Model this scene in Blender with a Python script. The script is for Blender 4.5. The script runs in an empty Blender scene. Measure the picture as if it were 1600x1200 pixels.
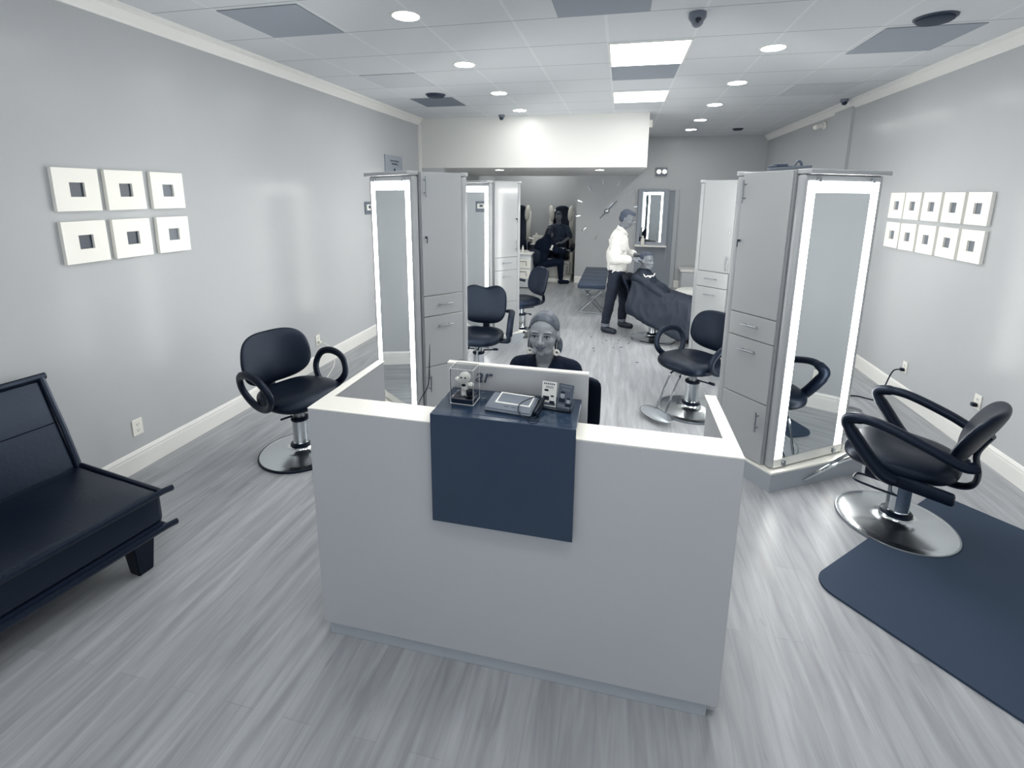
import bpy, bmesh, math, random
from mathutils import Vector, Matrix, Euler
from mathutils.bvhtree import BVHTree
random.seed(7)
PI = math.pi
def rad(a): return a*PI/180
sc = bpy.context.scene
C = sc.collection

# ------------------------------------------------------------------ camera
YAW, PITCH, ROLL = .2190, .1921, .0083
cy_, sy_, cp_, sp_ = math.cos(YAW), math.sin(YAW), math.cos(PITCH), math.sin(PITCH)
fw = Vector((-sy_*cp_, cy_*cp_, -sp_)); rt = Vector((cy_, sy_, 0)); up = rt.cross(fw)
r2 = rt*math.cos(ROLL)+up*math.sin(ROLL); u2 = -rt*math.sin(ROLL)+up*math.cos(ROLL)
cd = bpy.data.cameras.new('camera'); cam = bpy.data.objects.new('camera', cd); C.objects.link(cam)
cam.matrix_world = Matrix(((r2.x, u2.x, -fw.x, 0), (r2.y, u2.y, -fw.y, 0), (r2.z, u2.z, -fw.z, 1.9), (0, 0, 0, 1)))
cd.sensor_width = 36; cd.lens = 750.45/1600*36; cd.shift_y = -(600-449.33)/1600; cd.clip_start = .05
sc.camera = cam

# ------------------------------------------------------------------ world, exposure
w = bpy.data.worlds.new('world'); sc.world = w; w.use_nodes = True
bg = w.node_tree.nodes['Background']; bg.inputs[0].default_value = (.9, .95, 1.0, 1); bg.inputs[1].default_value = .8
vs = sc.view_settings; vs.view_transform = 'Standard'; vs.look = 'None'; vs.exposure = 1.02; vs.gamma = 1; vs.use_curve_mapping = False
E_DOWN, E_PANEL, E_STRIP = 34.0, 7.0, 11.0

# ------------------------------------------------------------------ materials
def lin(c):
    return tuple((v/255/12.92 if v/255 <= .04045 else ((v/255+.055)/1.055)**2.4) for v in c)
MT = {}
def mat(name, rgb, rough=.5, metal=0., spec=.5, emis=0, coat=0, trans=0, bump=0, bscale=200, var=0, vscale=6):
    m = bpy.data.materials.new(name); m.use_nodes = True; nt = m.node_tree
    b = nt.nodes['Principled BSDF']; c = lin(rgb)+(1,)
    b.inputs['Base Color'].default_value = c; b.inputs['Roughness'].default_value = rough
    b.inputs['Metallic'].default_value = metal; b.inputs['Specular IOR Level'].default_value = spec
    if emis:
        b.inputs['Emission Color'].default_value = c; b.inputs['Emission Strength'].default_value = emis
    if coat: b.inputs['Coat Weight'].default_value = coat; b.inputs['Coat Roughness'].default_value = .08
    if trans: b.inputs['Transmission Weight'].default_value = trans; b.inputs['IOR'].default_value = 1.25
    if bump or var:
        tc = nt.nodes.new('ShaderNodeTexCoord'); n = nt.nodes.new('ShaderNodeTexNoise')
        nt.links.new(tc.outputs['Object'], n.inputs['Vector'])
        if bump:
            n.inputs['Scale'].default_value = bscale; n.inputs['Detail'].default_value = 4
            bp = nt.nodes.new('ShaderNodeBump'); bp.inputs['Strength'].default_value = bump; bp.inputs['Distance'].default_value = .002
            nt.links.new(n.outputs['Fac'], bp.inputs['Height']); nt.links.new(bp.outputs[0], b.inputs['Normal'])
        if var:
            n2 = nt.nodes.new('ShaderNodeTexNoise'); n2.inputs['Scale'].default_value = vscale; n2.inputs['Detail'].default_value = 5
            nt.links.new(tc.outputs['Object'], n2.inputs['Vector'])
            mr = nt.nodes.new('ShaderNodeMapRange'); mr.inputs[1].default_value = .3; mr.inputs[2].default_value = .7
            mr.inputs[3].default_value = 1-var; mr.inputs[4].default_value = 1+var
            mx = nt.nodes.new('ShaderNodeVectorMath'); mx.operation = 'SCALE'; mx.inputs[0].default_value = c[:3]
            nt.links.new(n2.outputs['Fac'], mr.inputs[0]); nt.links.new(mr.outputs[0], mx.inputs['Scale'])
            nt.links.new(mx.outputs[0], b.inputs['Base Color'])
    MT[name] = m; return m
wall_m = mat('wall_paint', (181, 184, 187), .2, spec=.13, bump=.006, bscale=12, var=.015, vscale=1.5)
wall2_m = mat('soffit_paint', (212, 213, 210), .35, spec=.5, bump=.04, bscale=90)
trim_m = mat('trim_white', (228, 228, 225), .4)
lam_m = mat('white_laminate', (190, 194, 198), .22, coat=.2)
lam2_m = mat('desk_laminate', (171, 174, 178), .3, var=.03, vscale=1.2)
top_m = mat('desk_top', (236, 235, 228), .25)
tow_m = mat('tower_laminate', (168, 171, 174), .18, coat=.3)
door_lam = mat('door_laminate', (164, 167, 169), .2, coat=.4)
plinth_m = mat('plinth_grey', (160, 166, 173), .45)
navy_m = mat('navy_gloss', (33, 49, 70), .22, coat=.5)
leather = mat('black_leather', (3, 10, 24), .4, spec=.32, bump=.2, bscale=160)
leather2 = mat('futon_leather', (5, 13, 28), .32, spec=.6, bump=.35, bscale=45)
armp = mat('black_plastic', (4, 11, 26), .42, spec=.35)
chrome = mat('chrome', (205, 210, 214), .07, 1)
chrome_b = mat('chrome_base', (205, 209, 212), .2, 1)
steel = mat('brushed_steel', (150, 156, 162), .28, 1)
mirror_m = mat('mirror', (214, 218, 220), .01, 1)
glow = mat('light_strip', (255, 254, 250), .5, emis=E_STRIP)
glow_dn = mat('downlight_diffuser', (255, 254, 250), .5, emis=E_DOWN)
glow_bk = mat('bright_downlight_diffuser', (255, 254, 250), .5, emis=E_DOWN*1.3)
glow_sf = mat('soffit_light_diffuser', (255, 254, 250), .5, emis=E_DOWN*4.5)
glow_pn = mat('panel_diffuser', (255, 254, 250), .5, emis=E_PANEL)
glow_al = mat('alcove_fill_diffuser', (255, 254, 250), .5, emis=E_PANEL*.9)  # for the fill panel added in the alcove
glow_em = mat('emergency_lens', (250, 250, 245), .3, emis=.25)
frost = mat('frosted_acrylic', (236, 236, 230), .25)
dark_tile = mat('dark_ceiling_panel', (150, 157, 167), .8)
deep_tile = mat('deep_ceiling_panel', (116, 124, 136), .8)
mid_tile = mat('mid_ceiling_panel', (192, 197, 202), .8)
spk_m = mat('speaker_grille', (40, 52, 70), .7)
white_p = mat('white_plastic', (232, 231, 224), .4)
canvas = mat('white_canvas', (244, 243, 236), .6, bump=.2, bscale=400)
grey_p = mat('grey_plastic', (104, 112, 124), .4)
dgrey_p = mat('dark_grey_plastic', (62, 72, 88), .4)
mat_m = mat('rubber_mat', (44, 57, 75), .75, bump=.3, bscale=300)
skin = mat('skin', (144, 149, 155), .5, var=.03, vscale=20)
skin2 = mat('skin_darker', (100, 105, 112), .55)
lip_m = mat('lips', (74, 84, 100), .35)
eye_w = mat('eye_white', (205, 206, 204), .25)
eye_d = mat('eye_dark', (14, 26, 44), .15)
hair_l = mat('fair_hair', (76, 84, 97), .45, bump=.5, bscale=90, var=.4, vscale=30)
hair_d = mat('grey_hair', (48, 58, 75), .6, bump=.6, bscale=150, var=.15, vscale=50)
hair_b = mat('black_hair', (14, 26, 44), .5)
black_c = mat('black_cloth', (7, 20, 40), .85, spec=.2)
cape_m = mat('cape_cloth', (20, 30, 45), .6, spec=.35, bump=.3, bscale=60)
shirt_m = mat('white_shirt', (208, 208, 205), .8, bump=1.0, bscale=14)
shirt_m.node_tree.nodes['Bump'].inputs['Distance'].default_value = .03
jean_m = mat('dark_jeans', (14, 25, 43), .85, bump=.3, bscale=200, var=.2, vscale=12)
shirt_d = mat('dark_shirt', (36, 48, 66), .85, var=.25, vscale=14)
shoe_m = mat('dark_shoe', (20, 30, 46), .5)
clear = mat('clear_acrylic', (250, 250, 250), .03, trans=1)
clear.node_tree.nodes['Principled BSDF'].inputs['IOR'].default_value = 1.12
pale = mat('pale_vinyl', (206, 207, 203), .4)
bench_m = mat('bench_vinyl', (50, 60, 76), .4, bump=.2, bscale=60)
door_m = mat('door_grey', (134, 141, 150), .5)
case_m = mat('door_casing', (168, 173, 178), .45)

for k_ in ('black_leather', 'futon_leather', 'black_plastic', 'navy_gloss', 'rubber_mat', 'bench_vinyl'):
    MT[k_].node_tree.nodes['Principled BSDF'].inputs['Specular Tint'].default_value = (.62, .76, 1, 1)
def nodes_of(m): return m.node_tree.nodes, m.node_tree.links, m.node_tree.nodes['Principled BSDF']
# floor: pale wood planks running away from the camera
floor_m = mat('wood_floor', (168, 172, 174), .34, spec=.45)
N, L, B = nodes_of(floor_m)
tc = N.new('ShaderNodeTexCoord'); sp = N.new('ShaderNodeSeparateXYZ'); L.new(tc.outputs['Object'], sp.inputs[0])
cb = N.new('ShaderNodeCombineXYZ'); L.new(sp.outputs[1], cb.inputs[0]); L.new(sp.outputs[0], cb.inputs[1])
br = N.new('ShaderNodeTexBrick'); L.new(cb.outputs[0], br.inputs['Vector']); br.inputs['Scale'].default_value = 1
br.inputs['Brick Width'].default_value = 1.22; br.inputs['Row Height'].default_value = .125; br.inputs['Mortar Size'].default_value = .0018
br.inputs['Mortar Smooth'].default_value = .6
br.offset = .37; br.inputs['Color1'].default_value = (.95, .95, .95, 1); br.inputs['Color2'].default_value = (1.04, 1.04, 1.04, 1); br.inputs['Mortar'].default_value = (.86, .86, .87, 1)
mp = N.new('ShaderNodeMapping'); mp.inputs['Scale'].default_value = (20, 1.8, 1); L.new(tc.outputs['Object'], mp.inputs[0])
bo = N.new('ShaderNodeVectorMath'); bo.operation = 'ADD'; L.new(mp.outputs[0], bo.inputs[0]); L.new(br.outputs['Color'], bo.inputs[1])
n1 = N.new('ShaderNodeTexNoise'); n1.inputs['Scale'].default_value = 1; n1.inputs['Detail'].default_value = 6; n1.inputs['Distortion'].default_value = .6; L.new(bo.outputs[0], n1.inputs['Vector'])
mp2 = N.new('ShaderNodeMapping'); mp2.inputs['Scale'].default_value = (60, 5, 1); L.new(tc.outputs['Object'], mp2.inputs[0])
n2 = N.new('ShaderNodeTexNoise'); n2.inputs['Scale'].default_value = 1; n2.inputs['Detail'].default_value = 4; L.new(mp2.outputs[0], n2.inputs['Vector'])
mr = N.new('ShaderNodeMapRange'); mr.inputs[1].default_value = .3; mr.inputs[2].default_value = .7; mr.inputs[3].default_value = .76; mr.inputs[4].default_value = 1.17; L.new(n1.outputs['Fac'], mr.inputs[0])
mr2 = N.new('ShaderNodeMapRange'); mr2.inputs[1].default_value = .3; mr2.inputs[2].default_value = .7; mr2.inputs[3].default_value = .95; mr2.inputs[4].default_value = 1.05; L.new(n2.outputs['Fac'], mr2.inputs[0])
mu = N.new('ShaderNodeMath'); mu.operation = 'MULTIPLY'; L.new(mr.outputs[0], mu.inputs[0]); L.new(mr2.outputs[0], mu.inputs[1])
mp3 = N.new('ShaderNodeMapping'); mp3.inputs['Scale'].default_value = (16, 5, 1); L.new(tc.outputs['Object'], mp3.inputs[0])
n3 = N.new('ShaderNodeTexNoise'); n3.inputs['Scale'].default_value = 1; n3.inputs['Detail'].default_value = 2; L.new(mp3.outputs[0], n3.inputs['Vector'])
mr3 = N.new('ShaderNodeMapRange'); mr3.inputs[1].default_value = .70; mr3.inputs[2].default_value = .80; mr3.inputs[3].default_value = 1; mr3.inputs[4].default_value = .8; L.new(n3.outputs['Fac'], mr3.inputs[0])
mu3 = N.new('ShaderNodeMath'); mu3.operation = 'MULTIPLY'; L.new(mu.outputs[0], mu3.inputs[0]); L.new(mr3.outputs[0], mu3.inputs[1]); mu = mu3
v1 = N.new('ShaderNodeVectorMath'); v1.operation = 'SCALE'; L.new(br.outputs['Color'], v1.inputs[0]); L.new(mu.outputs[0], v1.inputs['Scale'])
v2 = N.new('ShaderNodeVectorMath'); v2.operation = 'MULTIPLY'; L.new(v1.outputs[0], v2.inputs[0]); v2.inputs[1].default_value = lin((157, 160, 164)); L.new(v2.outputs[0], B.inputs['Base Color'])
# ceiling: drop tiles in a faint grid, slightly sagging joints
ceil_m = mat('ceiling_tiles', (190, 194, 197), .85, bump=.4, bscale=60)
N, L, B = nodes_of(ceil_m)
tc = N.new('ShaderNodeTexCoord'); sp = N.new('ShaderNodeSeparateXYZ'); L.new(tc.outputs['Object'], sp.inputs[0])
def gridline(sock, org, step, wd):
    a = N.new('ShaderNodeMath'); a.operation = 'SUBTRACT'; L.new(sock, a.inputs[0]); a.inputs[1].default_value = org-wd/2
    b = N.new('ShaderNodeMath'); b.operation = 'DIVIDE'; L.new(a.outputs[0], b.inputs[0]); b.inputs[1].default_value = step
    c = N.new('ShaderNodeMath'); c.operation = 'FRACT'; L.new(b.outputs[0], c.inputs[0])
    d = N.new('ShaderNodeMath'); d.operation = 'LESS_THAN'; L.new(c.outputs[0], d.inputs[0]); d.inputs[1].default_value = wd/step
    return d.outputs[0]
gx = gridline(sp.outputs[0], -2.64, .62, .022); gy = gridline(sp.outputs[1], 3.46, .6, .008)
mxa = N.new('ShaderNodeMix'); mxa.data_type = 'RGBA'; mxa.inputs[6].default_value = lin((205, 209, 213))+(1,); mxa.inputs[7].default_value = lin((214, 218, 221))+(1,); L.new(gx, mxa.inputs[0])
mxb = N.new('ShaderNodeMix'); mxb.data_type = 'RGBA'; L.new(mxa.outputs[2], mxb.inputs[6]); mxb.inputs[7].default_value = lin((138, 144, 152))+(1,); L.new(gy, mxb.inputs[0])
L.new(mxb.outputs[2], B.inputs['Base Color'])

# ------------------------------------------------------------------ mesh helpers
def new(): return bmesh.new()
def fin(name, bm, m, parent=None, smooth=False, loc=None):
    me = bpy.data.meshes.new(name); bmesh.ops.recalc_face_normals(bm, faces=bm.faces[:]); bm.to_mesh(me); bm.free()
    if m: me.materials.append(m)
    if smooth:
        for p in me.polygons: p.use_smooth = True
        if smooth != 2:
            try: me.set_sharp_from_angle(angle=rad(40))
            except Exception: pass
    o = bpy.data.objects.new(name, me); C.objects.link(o)
    if parent: o.parent = parent
    if loc: o.location = loc
    return o
def tag(o, label, cat, group=None, kind=None):
    o['label'] = label; o['category'] = cat
    if group: o['group'] = group
    if kind: o['kind'] = kind
    return o
def root(name, label, cat, loc=(0, 0, 0), rz=0, group=None):
    o = bpy.data.objects.new(name, None); C.objects.link(o); o.empty_display_size = .05
    o.location = loc; o.rotation_euler = (0, 0, rz); return tag(o, label, cat, group)
def struct(name, bm, m, smooth=False):
    o = fin(name, bm, m, None, smooth); o['kind'] = 'structure'; return o
def box(bm, x0, x1, y0, y1, z0, z1, bev=0, seg=2, M=None):
    r = bmesh.ops.create_cube(bm, size=1); vs_ = r['verts']
    for v in vs_: v.co = Vector(((x0+x1)/2+v.co.x*(x1-x0), (y0+y1)/2+v.co.y*(y1-y0), (z0+z1)/2+v.co.z*(z1-z0)))
    if bev:
        es = list({e for v in vs_ for e in v.link_edges})
        r = bmesh.ops.bevel(bm, geom=es, offset=bev, segments=seg, affect='EDGES', profile=.5)
        vs_ = list({v for f in r['faces'] for v in f.verts} | {v for v in vs_ if v.is_valid})
    if M is not None:
        for v in vs_: v.co = M @ v.co
    return vs_
def prism(bm, pts, z0, z1, bev=0, M=None):
    lo = [bm.verts.new((x, y, z0)) for x, y in pts]; hi = [bm.verts.new((x, y, z1)) for x, y in pts]; n = len(pts)
    bm.faces.new(lo[::-1]); bm.faces.new(hi)
    for i in range(n): bm.faces.new((lo[i], lo[(i+1) % n], hi[(i+1) % n], hi[i]))
    if bev:
        es = [e for v in lo+hi for e in v.link_edges]; es = list(set(es))
        bmesh.ops.bevel(bm, geom=es, offset=bev, segments=2, affect='EDGES')
    if M is not None:
        for v in lo+hi: v.co = M @ v.co
def lathe(bm, prof, n=32, c=(0, 0, 0), M=None):
    rings = []
    for r, z in prof:
        if r < 1e-5: rings.append([bm.verts.new((c[0], c[1], c[2]+z))])
        else: rings.append([bm.verts.new((c[0]+r*math.cos(2*PI*i/n), c[1]+r*math.sin(2*PI*i/n), c[2]+z)) for i in range(n)])
    for a, b in zip(rings, rings[1:]):
        for i in range(n):
            j = (i+1) % n
            f = [a[i % len(a)], a[j % len(a)], b[j % len(b)], b[i % len(b)]]
            f = list(dict.fromkeys(f))
            if len(f) > 2: bm.faces.new(f)
    loop_ = Vector((prof[0][0], prof[0][1])) == Vector((prof[-1][0], prof[-1][1])) and prof[0][0] > 1e-5
    if len(rings[0]) > 1 and not loop_: bm.faces.new(rings[0][::-1])
    if len(rings[-1]) > 1 and not loop_: bm.faces.new(rings[-1])
    if M is not None:
        for r in rings:
            for v in r: v.co = M @ v.co
def cr(pts, k=8, closed=False):
    P = [Vector(p) for p in pts]; out = []; n = len(P)
    rng = range(n) if closed else range(n-1)
    for i in rng:
        g = lambda q: P[q % n] if closed else P[min(max(q, 0), n-1)]
        a, b, c, d = g(i-1), g(i), g(i+1), g(i+2)
        for t in range(k):
            t /= k
            out.append(.5*((2*b)+(-a+c)*t+(2*a-5*b+4*c-d)*t*t+(-a+3*b-3*c+d)*t**3))
    if not closed: out.append(P[-1])
    return out
def tube(bm, pts, r, n=10, closed=False, flat=None, refup=None):
    """r: radius or list; flat=(a,b): elliptic section with b along the frame's binormal"""
    P = [Vector(p) for p in pts]; m = len(P); rings = []
    nrm = None
    for i, p in enumerate(P):
        if closed: t = (P[(i+1) % m]-P[i-1]).normalized()
        else: t = (P[min(i+1, m-1)]-P[max(i-1, 0)]).normalized()
        if refup is not None:
            nn = Vector(refup); nn = (nn-t*nn.dot(t)).normalized(); nrm = nn
        elif nrm is None:
            a = Vector((0, 0, 1)) if abs(t.z) < .9 else Vector((1, 0, 0)); nrm = (a-t*a.dot(t)).normalized()
        else: nrm = (nrm-t*nrm.dot(t)).normalized()
        bn = t.cross(nrm); rr = r[i] if isinstance(r, (list, tuple)) else r
        fa, fb = flat if flat else (1, 1)
        rings.append([bm.verts.new(p+nrm*(rr*fa*math.cos(2*PI*k/n))+bn*(rr*fb*math.sin(2*PI*k/n))) for k in range(n)])
    rg = range(m) if closed else range(m-1)
    for i in rg:
        a, b = rings[i], rings[(i+1) % m]
        for k in range(n): bm.faces.new((a[k], a[(k+1) % n], b[(k+1) % n], b[k]))
    if not closed: bm.faces.new(rings[0][::-1]); bm.faces.new(rings[-1])
def cap(bm, a, b, ra, rb, n=14):
    a, b = Vector(a), Vector(b); d = b-a; Ln = d.length
    if Ln < 1e-6: d = Vector((0, 0, 1)); Ln = 1e-6
    q = d.to_track_quat('Z', 'Y').to_matrix().to_4x4(); M = Matrix.Translation(a) @ q
    prof = [(0, -ra)]+[(ra*math.sin(PI/2*k/4), -ra*math.cos(PI/2*k/4)) for k in range(1, 4)]+[(ra, 0), (rb, Ln)]
    prof += [(rb*math.cos(PI/2*k/4), Ln+rb*math.sin(PI/2*k/4)) for k in range(1, 4)]+[(0, Ln+rb)]
    lathe(bm, prof, n, M=M)
def ell(bm, c, r, R=None, n=16):
    M = Matrix.Translation(Vector(c)) @ (R.to_4x4() if R is not None else Matrix.Identity(4)) @ Matrix.Diagonal((r[0], r[1], r[2], 1))
    bmesh.ops.create_uvsphere(bm, u_segments=n, v_segments=n//2+2, radius=1, matrix=M)
def chain(bm, pts, rs):
    for i in range(len(pts)-1): cap(bm, pts[i], pts[i+1], rs[i], rs[i+1])
def superq(bm, hx, hy, hz, n=3.0, m=2.6, seg=9, deform=None):
    """rounded cushion: outline (x,y) exponent n, thickness (z) exponent m"""
    r = bmesh.ops.create_cube(bm, size=2); es = list({e for v in r['verts'] for e in v.link_edges})
    bmesh.ops.subdivide_edges(bm, edges=es, cuts=seg*2-1, use_grid_fill=True)
    for v in bm.verts:
        a, b, c = [math.tan(t*PI/4) for t in v.co]
        q = ((abs(a)**n+abs(b)**n)**(m/n)+abs(c)**m)**(1/m)
        v.co = Vector((a/q*hx, b/q*hy, c/q*hz))
        if deform: v.co = deform(v.co)
def hull(bm, pts):
    vs_ = [bm.verts.new(p) for p in pts]
    r = bmesh.ops.convex_hull(bm, input=vs_)
    bmesh.ops.delete(bm, geom=list({g for g in r['geom_interior'] if isinstance(g, bmesh.types.BMVert)}), context='VERTS')
def fused(name, bm, m, parent, voxel=.01, sm=4, loc=None):
    """one continuous skin over overlapping volumes"""
    o = fin(name, bm, m, parent, 2, loc)
    a = o.modifiers.new('r', 'REMESH'); a.mode = 'VOXEL'; a.voxel_size = voxel; a.use_smooth_shade = True
    b = o.modifiers.new('s', 'SMOOTH'); b.factor = .5; b.iterations = sm
    dg = bpy.context.evaluated_depsgraph_get(); dg.update()
    me = bpy.data.meshes.new_from_object(o.evaluated_get(dg)); o.modifiers.clear()
    me.name = name; o.data = me
    if not me.materials: me.materials.append(m)
    for p in me.polygons: p.use_smooth = True
    return o
def trim_edge(o, bm, it=12):
    """smooth the open border of a shell, then write it back"""
    for _ in range(it):
        new_co = {}
        for v in bm.verts:
            es = [e for e in v.link_edges if e.is_boundary]
            if len(es) == 2: new_co[v] = v.co*.4+(es[0].other_vert(v).co+es[1].other_vert(v).co)*.3
        for v, c in new_co.items(): v.co = c
    bm.to_mesh(o.data); bm.free()
from mathutils import noise as NZ
def wrinkle(o, amp, f, stretch=(1, 1, 1), seed=0):
    me = o.data; ns = [v.normal.copy() for v in me.vertices]
    for v, n in zip(me.vertices, ns):
        p = Vector((v.co.x*stretch[0], v.co.y*stretch[1], v.co.z*stretch[2]))*f+Vector((seed, 0, 0))
        d = NZ.noise(p); r = 1-abs(NZ.noise(p*1.7+Vector((9, 4, 2))))*2
        v.co += n*amp*(d*.8+r*.5)
def text_mesh(name, s, size, depth, m, parent, M, shear=0):
    cu = bpy.data.curves.new(name, 'FONT'); cu.body = s; cu.size = size; cu.extrude = depth; cu.shear = shear
    o = bpy.data.objects.new(name, cu); C.objects.link(o)
    dg = bpy.context.evaluated_depsgraph_get(); dg.update()
    me = bpy.data.meshes.new_from_object(o.evaluated_get(dg)); bpy.data.objects.remove(o)
    me.transform(M); me.materials.clear(); me.materials.append(m)
    o = bpy.data.objects.new(name, me); C.objects.link(o); o.parent = parent; return o
def copy_tree(o, parent=None):
    c = o.copy(); C.objects.link(c); c.parent = parent
    for ch in list(o.children): copy_tree(ch, c)
    return c

# ------------------------------------------------------------------ the room
XL, XR, HC, YB = -3.18, 2.70, 3.055, 10.45
Y0 = -2.2
bm = new(); box(bm, XL-.12, XR+.12, Y0, 12.35, -.1, 0); struct('floor', bm, floor_m)
bm = new(); box(bm, XL-.12, XR+.12, Y0, 12.35, HC, HC+.1); struct('ceiling', bm, ceil_m)
bm = new(); box(bm, XL-.12, XL, Y0, 12.35, 0, HC); struct('wall_left', bm, wall_m)
bm = new(); box(bm, XR, XR+.12, Y0, 12.35, 0, HC); struct('wall_right', bm, wall_m)
bm = new(); box(bm, -.93, XR, YB, YB+.12, 0, HC); struct('wall_back', bm, wall_m)
bm = new(); box(bm, -.93, -.81, YB+.12, 12.2, 0, HC); struct('wall_partition', bm, wall_m)
bm = new(); box(bm, XL, -.81, 12.2, 12.35, 0, HC); struct('wall_alcove', bm, wall_m)
bm = new(); box(bm, XL, .33, 7.41, YB, 2.30, HC); box(bm, XL, -.93, YB, 10.8, 2.30, HC); struct('wall_soffit', bm, wall2_m)
bm = new(); box(bm, XL, -2.79, 7.41, 7.55, 0, 2.30); struct('wall_stub', bm, wall_m)
bm = new(); box(bm, XR-.035, XR, 6.85, 7.35, 0, HC-.08); struct('wall_pilaster', bm, wall_m)
# storefront behind the viewer: a low wall, posts and a header around open glazing
bm = new(); box(bm, XL, XR, Y0-.12, Y0, 0, .45); box(bm, XL, XR, Y0-.12, Y0, 2.6, HC)
for x in (XL+.05, -1.2, .9, XR-.05): box(bm, x-.05, x+.05, Y0-.12, Y0, .45, 2.6)
struct('wall_front', bm, wall_m)
def base_run(name, pts_dir):
    bm = new()
    for (x0, y0, x1, y1, nx, ny) in pts_dir:
        prof = [(0, 0), (.016, 0), (.016, .105), (.013, .118), (.016, .125), (.009, .14), (0, .147)]
        a = [bm.verts.new((x0+nx*d, y0+ny*d, z)) for d, z in prof]; b = [bm.verts.new((x1+nx*d, y1+ny*d, z)) for d, z in prof]
        k = len(prof)
        for i in range(k): bm.faces.new((a[i], a[(i+1) % k], b[(i+1) % k], b[i]))
        bm.faces.new(a); bm.faces.new(b[::-1])
    return struct(name, bm, trim_m)
base_run('baseboard_left', [(XL, Y0, XL, 7.41, 1, 0), (XL, 7.55, XL, 12.2, 1, 0)])
base_run('baseboard_right', [(XR, Y0, XR, 6.85, -1, 0), (XR, 7.35, XR, YB, -1, 0)])
base_run('baseboard_back', [(-.93, YB, XR, YB, 0, -1), (XL, 12.2, -.93, 12.2, 0, -1)])
base_run('baseboard_stub', [(XL, 7.41, -2.79, 7.41, 0, -1)])
def crown(name, segs):
    bm = new()
    for (x0, y0, x1, y1, nx, ny) in segs:
        prof = [(0, HC), (0, HC-.1), (.012, HC-.1), (.02, HC-.085), (.055, HC-.035), (.075, HC-.022), (.08, HC-.004), (.08, HC)]
        a = [bm.verts.new((x0+nx*d, y0+ny*d, z)) for d, z in prof]; b = [bm.verts.new((x1+nx*d, y1+ny*d, z)) for d, z in prof]
        k = len(prof)
        for i in range(k): bm.faces.new((a[i], a[(i+1) % k], b[(i+1) % k], b[i]))
        bm.faces.new(a); bm.faces.new(b[::-1])
    return struct(name, bm, trim_m)
crown('trim_1', [(XL, Y0, XL, 7.41, 1, 0)])
crown('trim_2', [(XR, Y0, XR, YB, -1, 0)])
bm = new(); box(bm, XL, XL+.035, 7.375, 7.41, .147, HC-.1); struct('trim_3', bm, trim_m)   # white corner bead beside the soffit
bm = new(); box(bm, .325, .335, 7.405, YB, 2.295, HC); struct('trim_4', bm, trim_m)
# door in the back wall
bm = new(); box(bm, .33, 1.06, YB-.02, YB, 0, 2.0)
for x in (.36, .55, .74, .93): box(bm, x, x+.05, YB-.035, YB-.02, 0, 1.99)
d = struct('door_1', bm, door_m)
bm = new(); box(bm, 1.06, 1.14, YB-.05, YB, 0, 2.02, .004); box(bm, .33, 1.06, YB-.05, YB, 2.0, 2.02)
fin('door_casing', bm, case_m, d)

# ------------------------------------------------------------------ ceiling fittings
row = ['first', 'second', 'third', 'fourth', 'fifth', 'sixth']
def downlight(name, label, x, y, z=HC, r=.088, group='recessed ceiling lights', gm=None):
    t = root(name, label, 'ceiling light', (x, y, z), 0, group)
    bm = new(); lathe(bm, [(r, -.004), (r+.016, -.004), (r+.018, -.001), (r+.018, 0), (r, 0)]+[(r, -.004)], 28); fin('trim_ring', bm, trim_m, t, True)
    bm = new(); lathe(bm, [(0, -.003), (r, -.003), (r, -.001), (0, -.001)], 28); fin('diffuser', bm, gm or glow_dn, t)
    return t
LX, RX = -1.455, 1.115
dl2 = downlight('ceiling_light', 'round glowing ceiling light, farthest in the right row by the back wall', RX+.03, 9.4, gm=glow_bk)
dl = downlight('ceiling_light', 'round glowing ceiling light, nearest in the left row', LX, 3.23)
for i, (x, y, lb) in enumerate([
        (LX, 4.47, 'round glowing ceiling light, second in the left row from the front'),
        (LX, 5.75, 'round glowing ceiling light, third in the left row from the front'),
        (LX, 6.94, 'round glowing ceiling light, left row, nearest the white soffit'),
        (RX, 4.45, 'round glowing ceiling light, nearest in the right row'),
        (RX, 5.69, 'round glowing ceiling light, second in the right row from the front'),
        (RX, 6.95, 'round glowing ceiling light, middle of the five in the right row'),
        (RX+.02, 8.27, 'round glowing ceiling light, fourth in the right row from the front'),
        (LX, 1.99, 'round ceiling light over the entrance, left side'),
        (RX, 3.2, 'round ceiling light over the right front tower'),
        (RX, 1.95, 'round ceiling light over the entrance, right side'),
        (LX, .75, 'unseen round ceiling light added inside the entrance, left side'), (RX, .7, 'unseen round ceiling light added inside the entrance, right side'),  # added pair out of view, brightens the front of the room
        (LX, -.5, 'unseen round ceiling light added just inside the storefront, left side'), (RX, -.55, 'unseen round ceiling light added just inside the storefront, right side')]):  # another unseen pair added for front light
    c = copy_tree(dl if y < 8 else dl2); c.location = (x, y, HC); c['label'] = lb
sd = downlight('ceiling_light', 'small round light under the soffit, left one above the white tower', -2.03, 8.09, 2.30, .065, gm=glow_sf)
for x, y, lb in ((-.37, 8.18, 'small round light under the soffit, right one near the clock'),):
    c = copy_tree(sd); c.location = (x, y, 2.30); c['label'] = lb
def panel_light(label, y0, y1, x=.155, gm=None):
    t = root('ceiling_panel_light', label, 'ceiling light', (x, (y0+y1)/2, HC), 0, 'square glowing ceiling panels')
    h = (y1-y0)/2
    bm = new(); box(bm, -.3, .3, -h, h, -.006, -.003); fin('diffuser', bm, gm or glow_pn, t)
    bm = new(); box(bm, -.315, -.3, -h, h, -.008, 0); box(bm, .3, .315, -h, h, -.008, 0); box(bm, -.315, .315, -h-.012, -h, -.008, 0); box(bm, -.315, .315, h, h+.012, -.008, 0)
    fin('frame', bm, trim_m, t)
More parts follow.
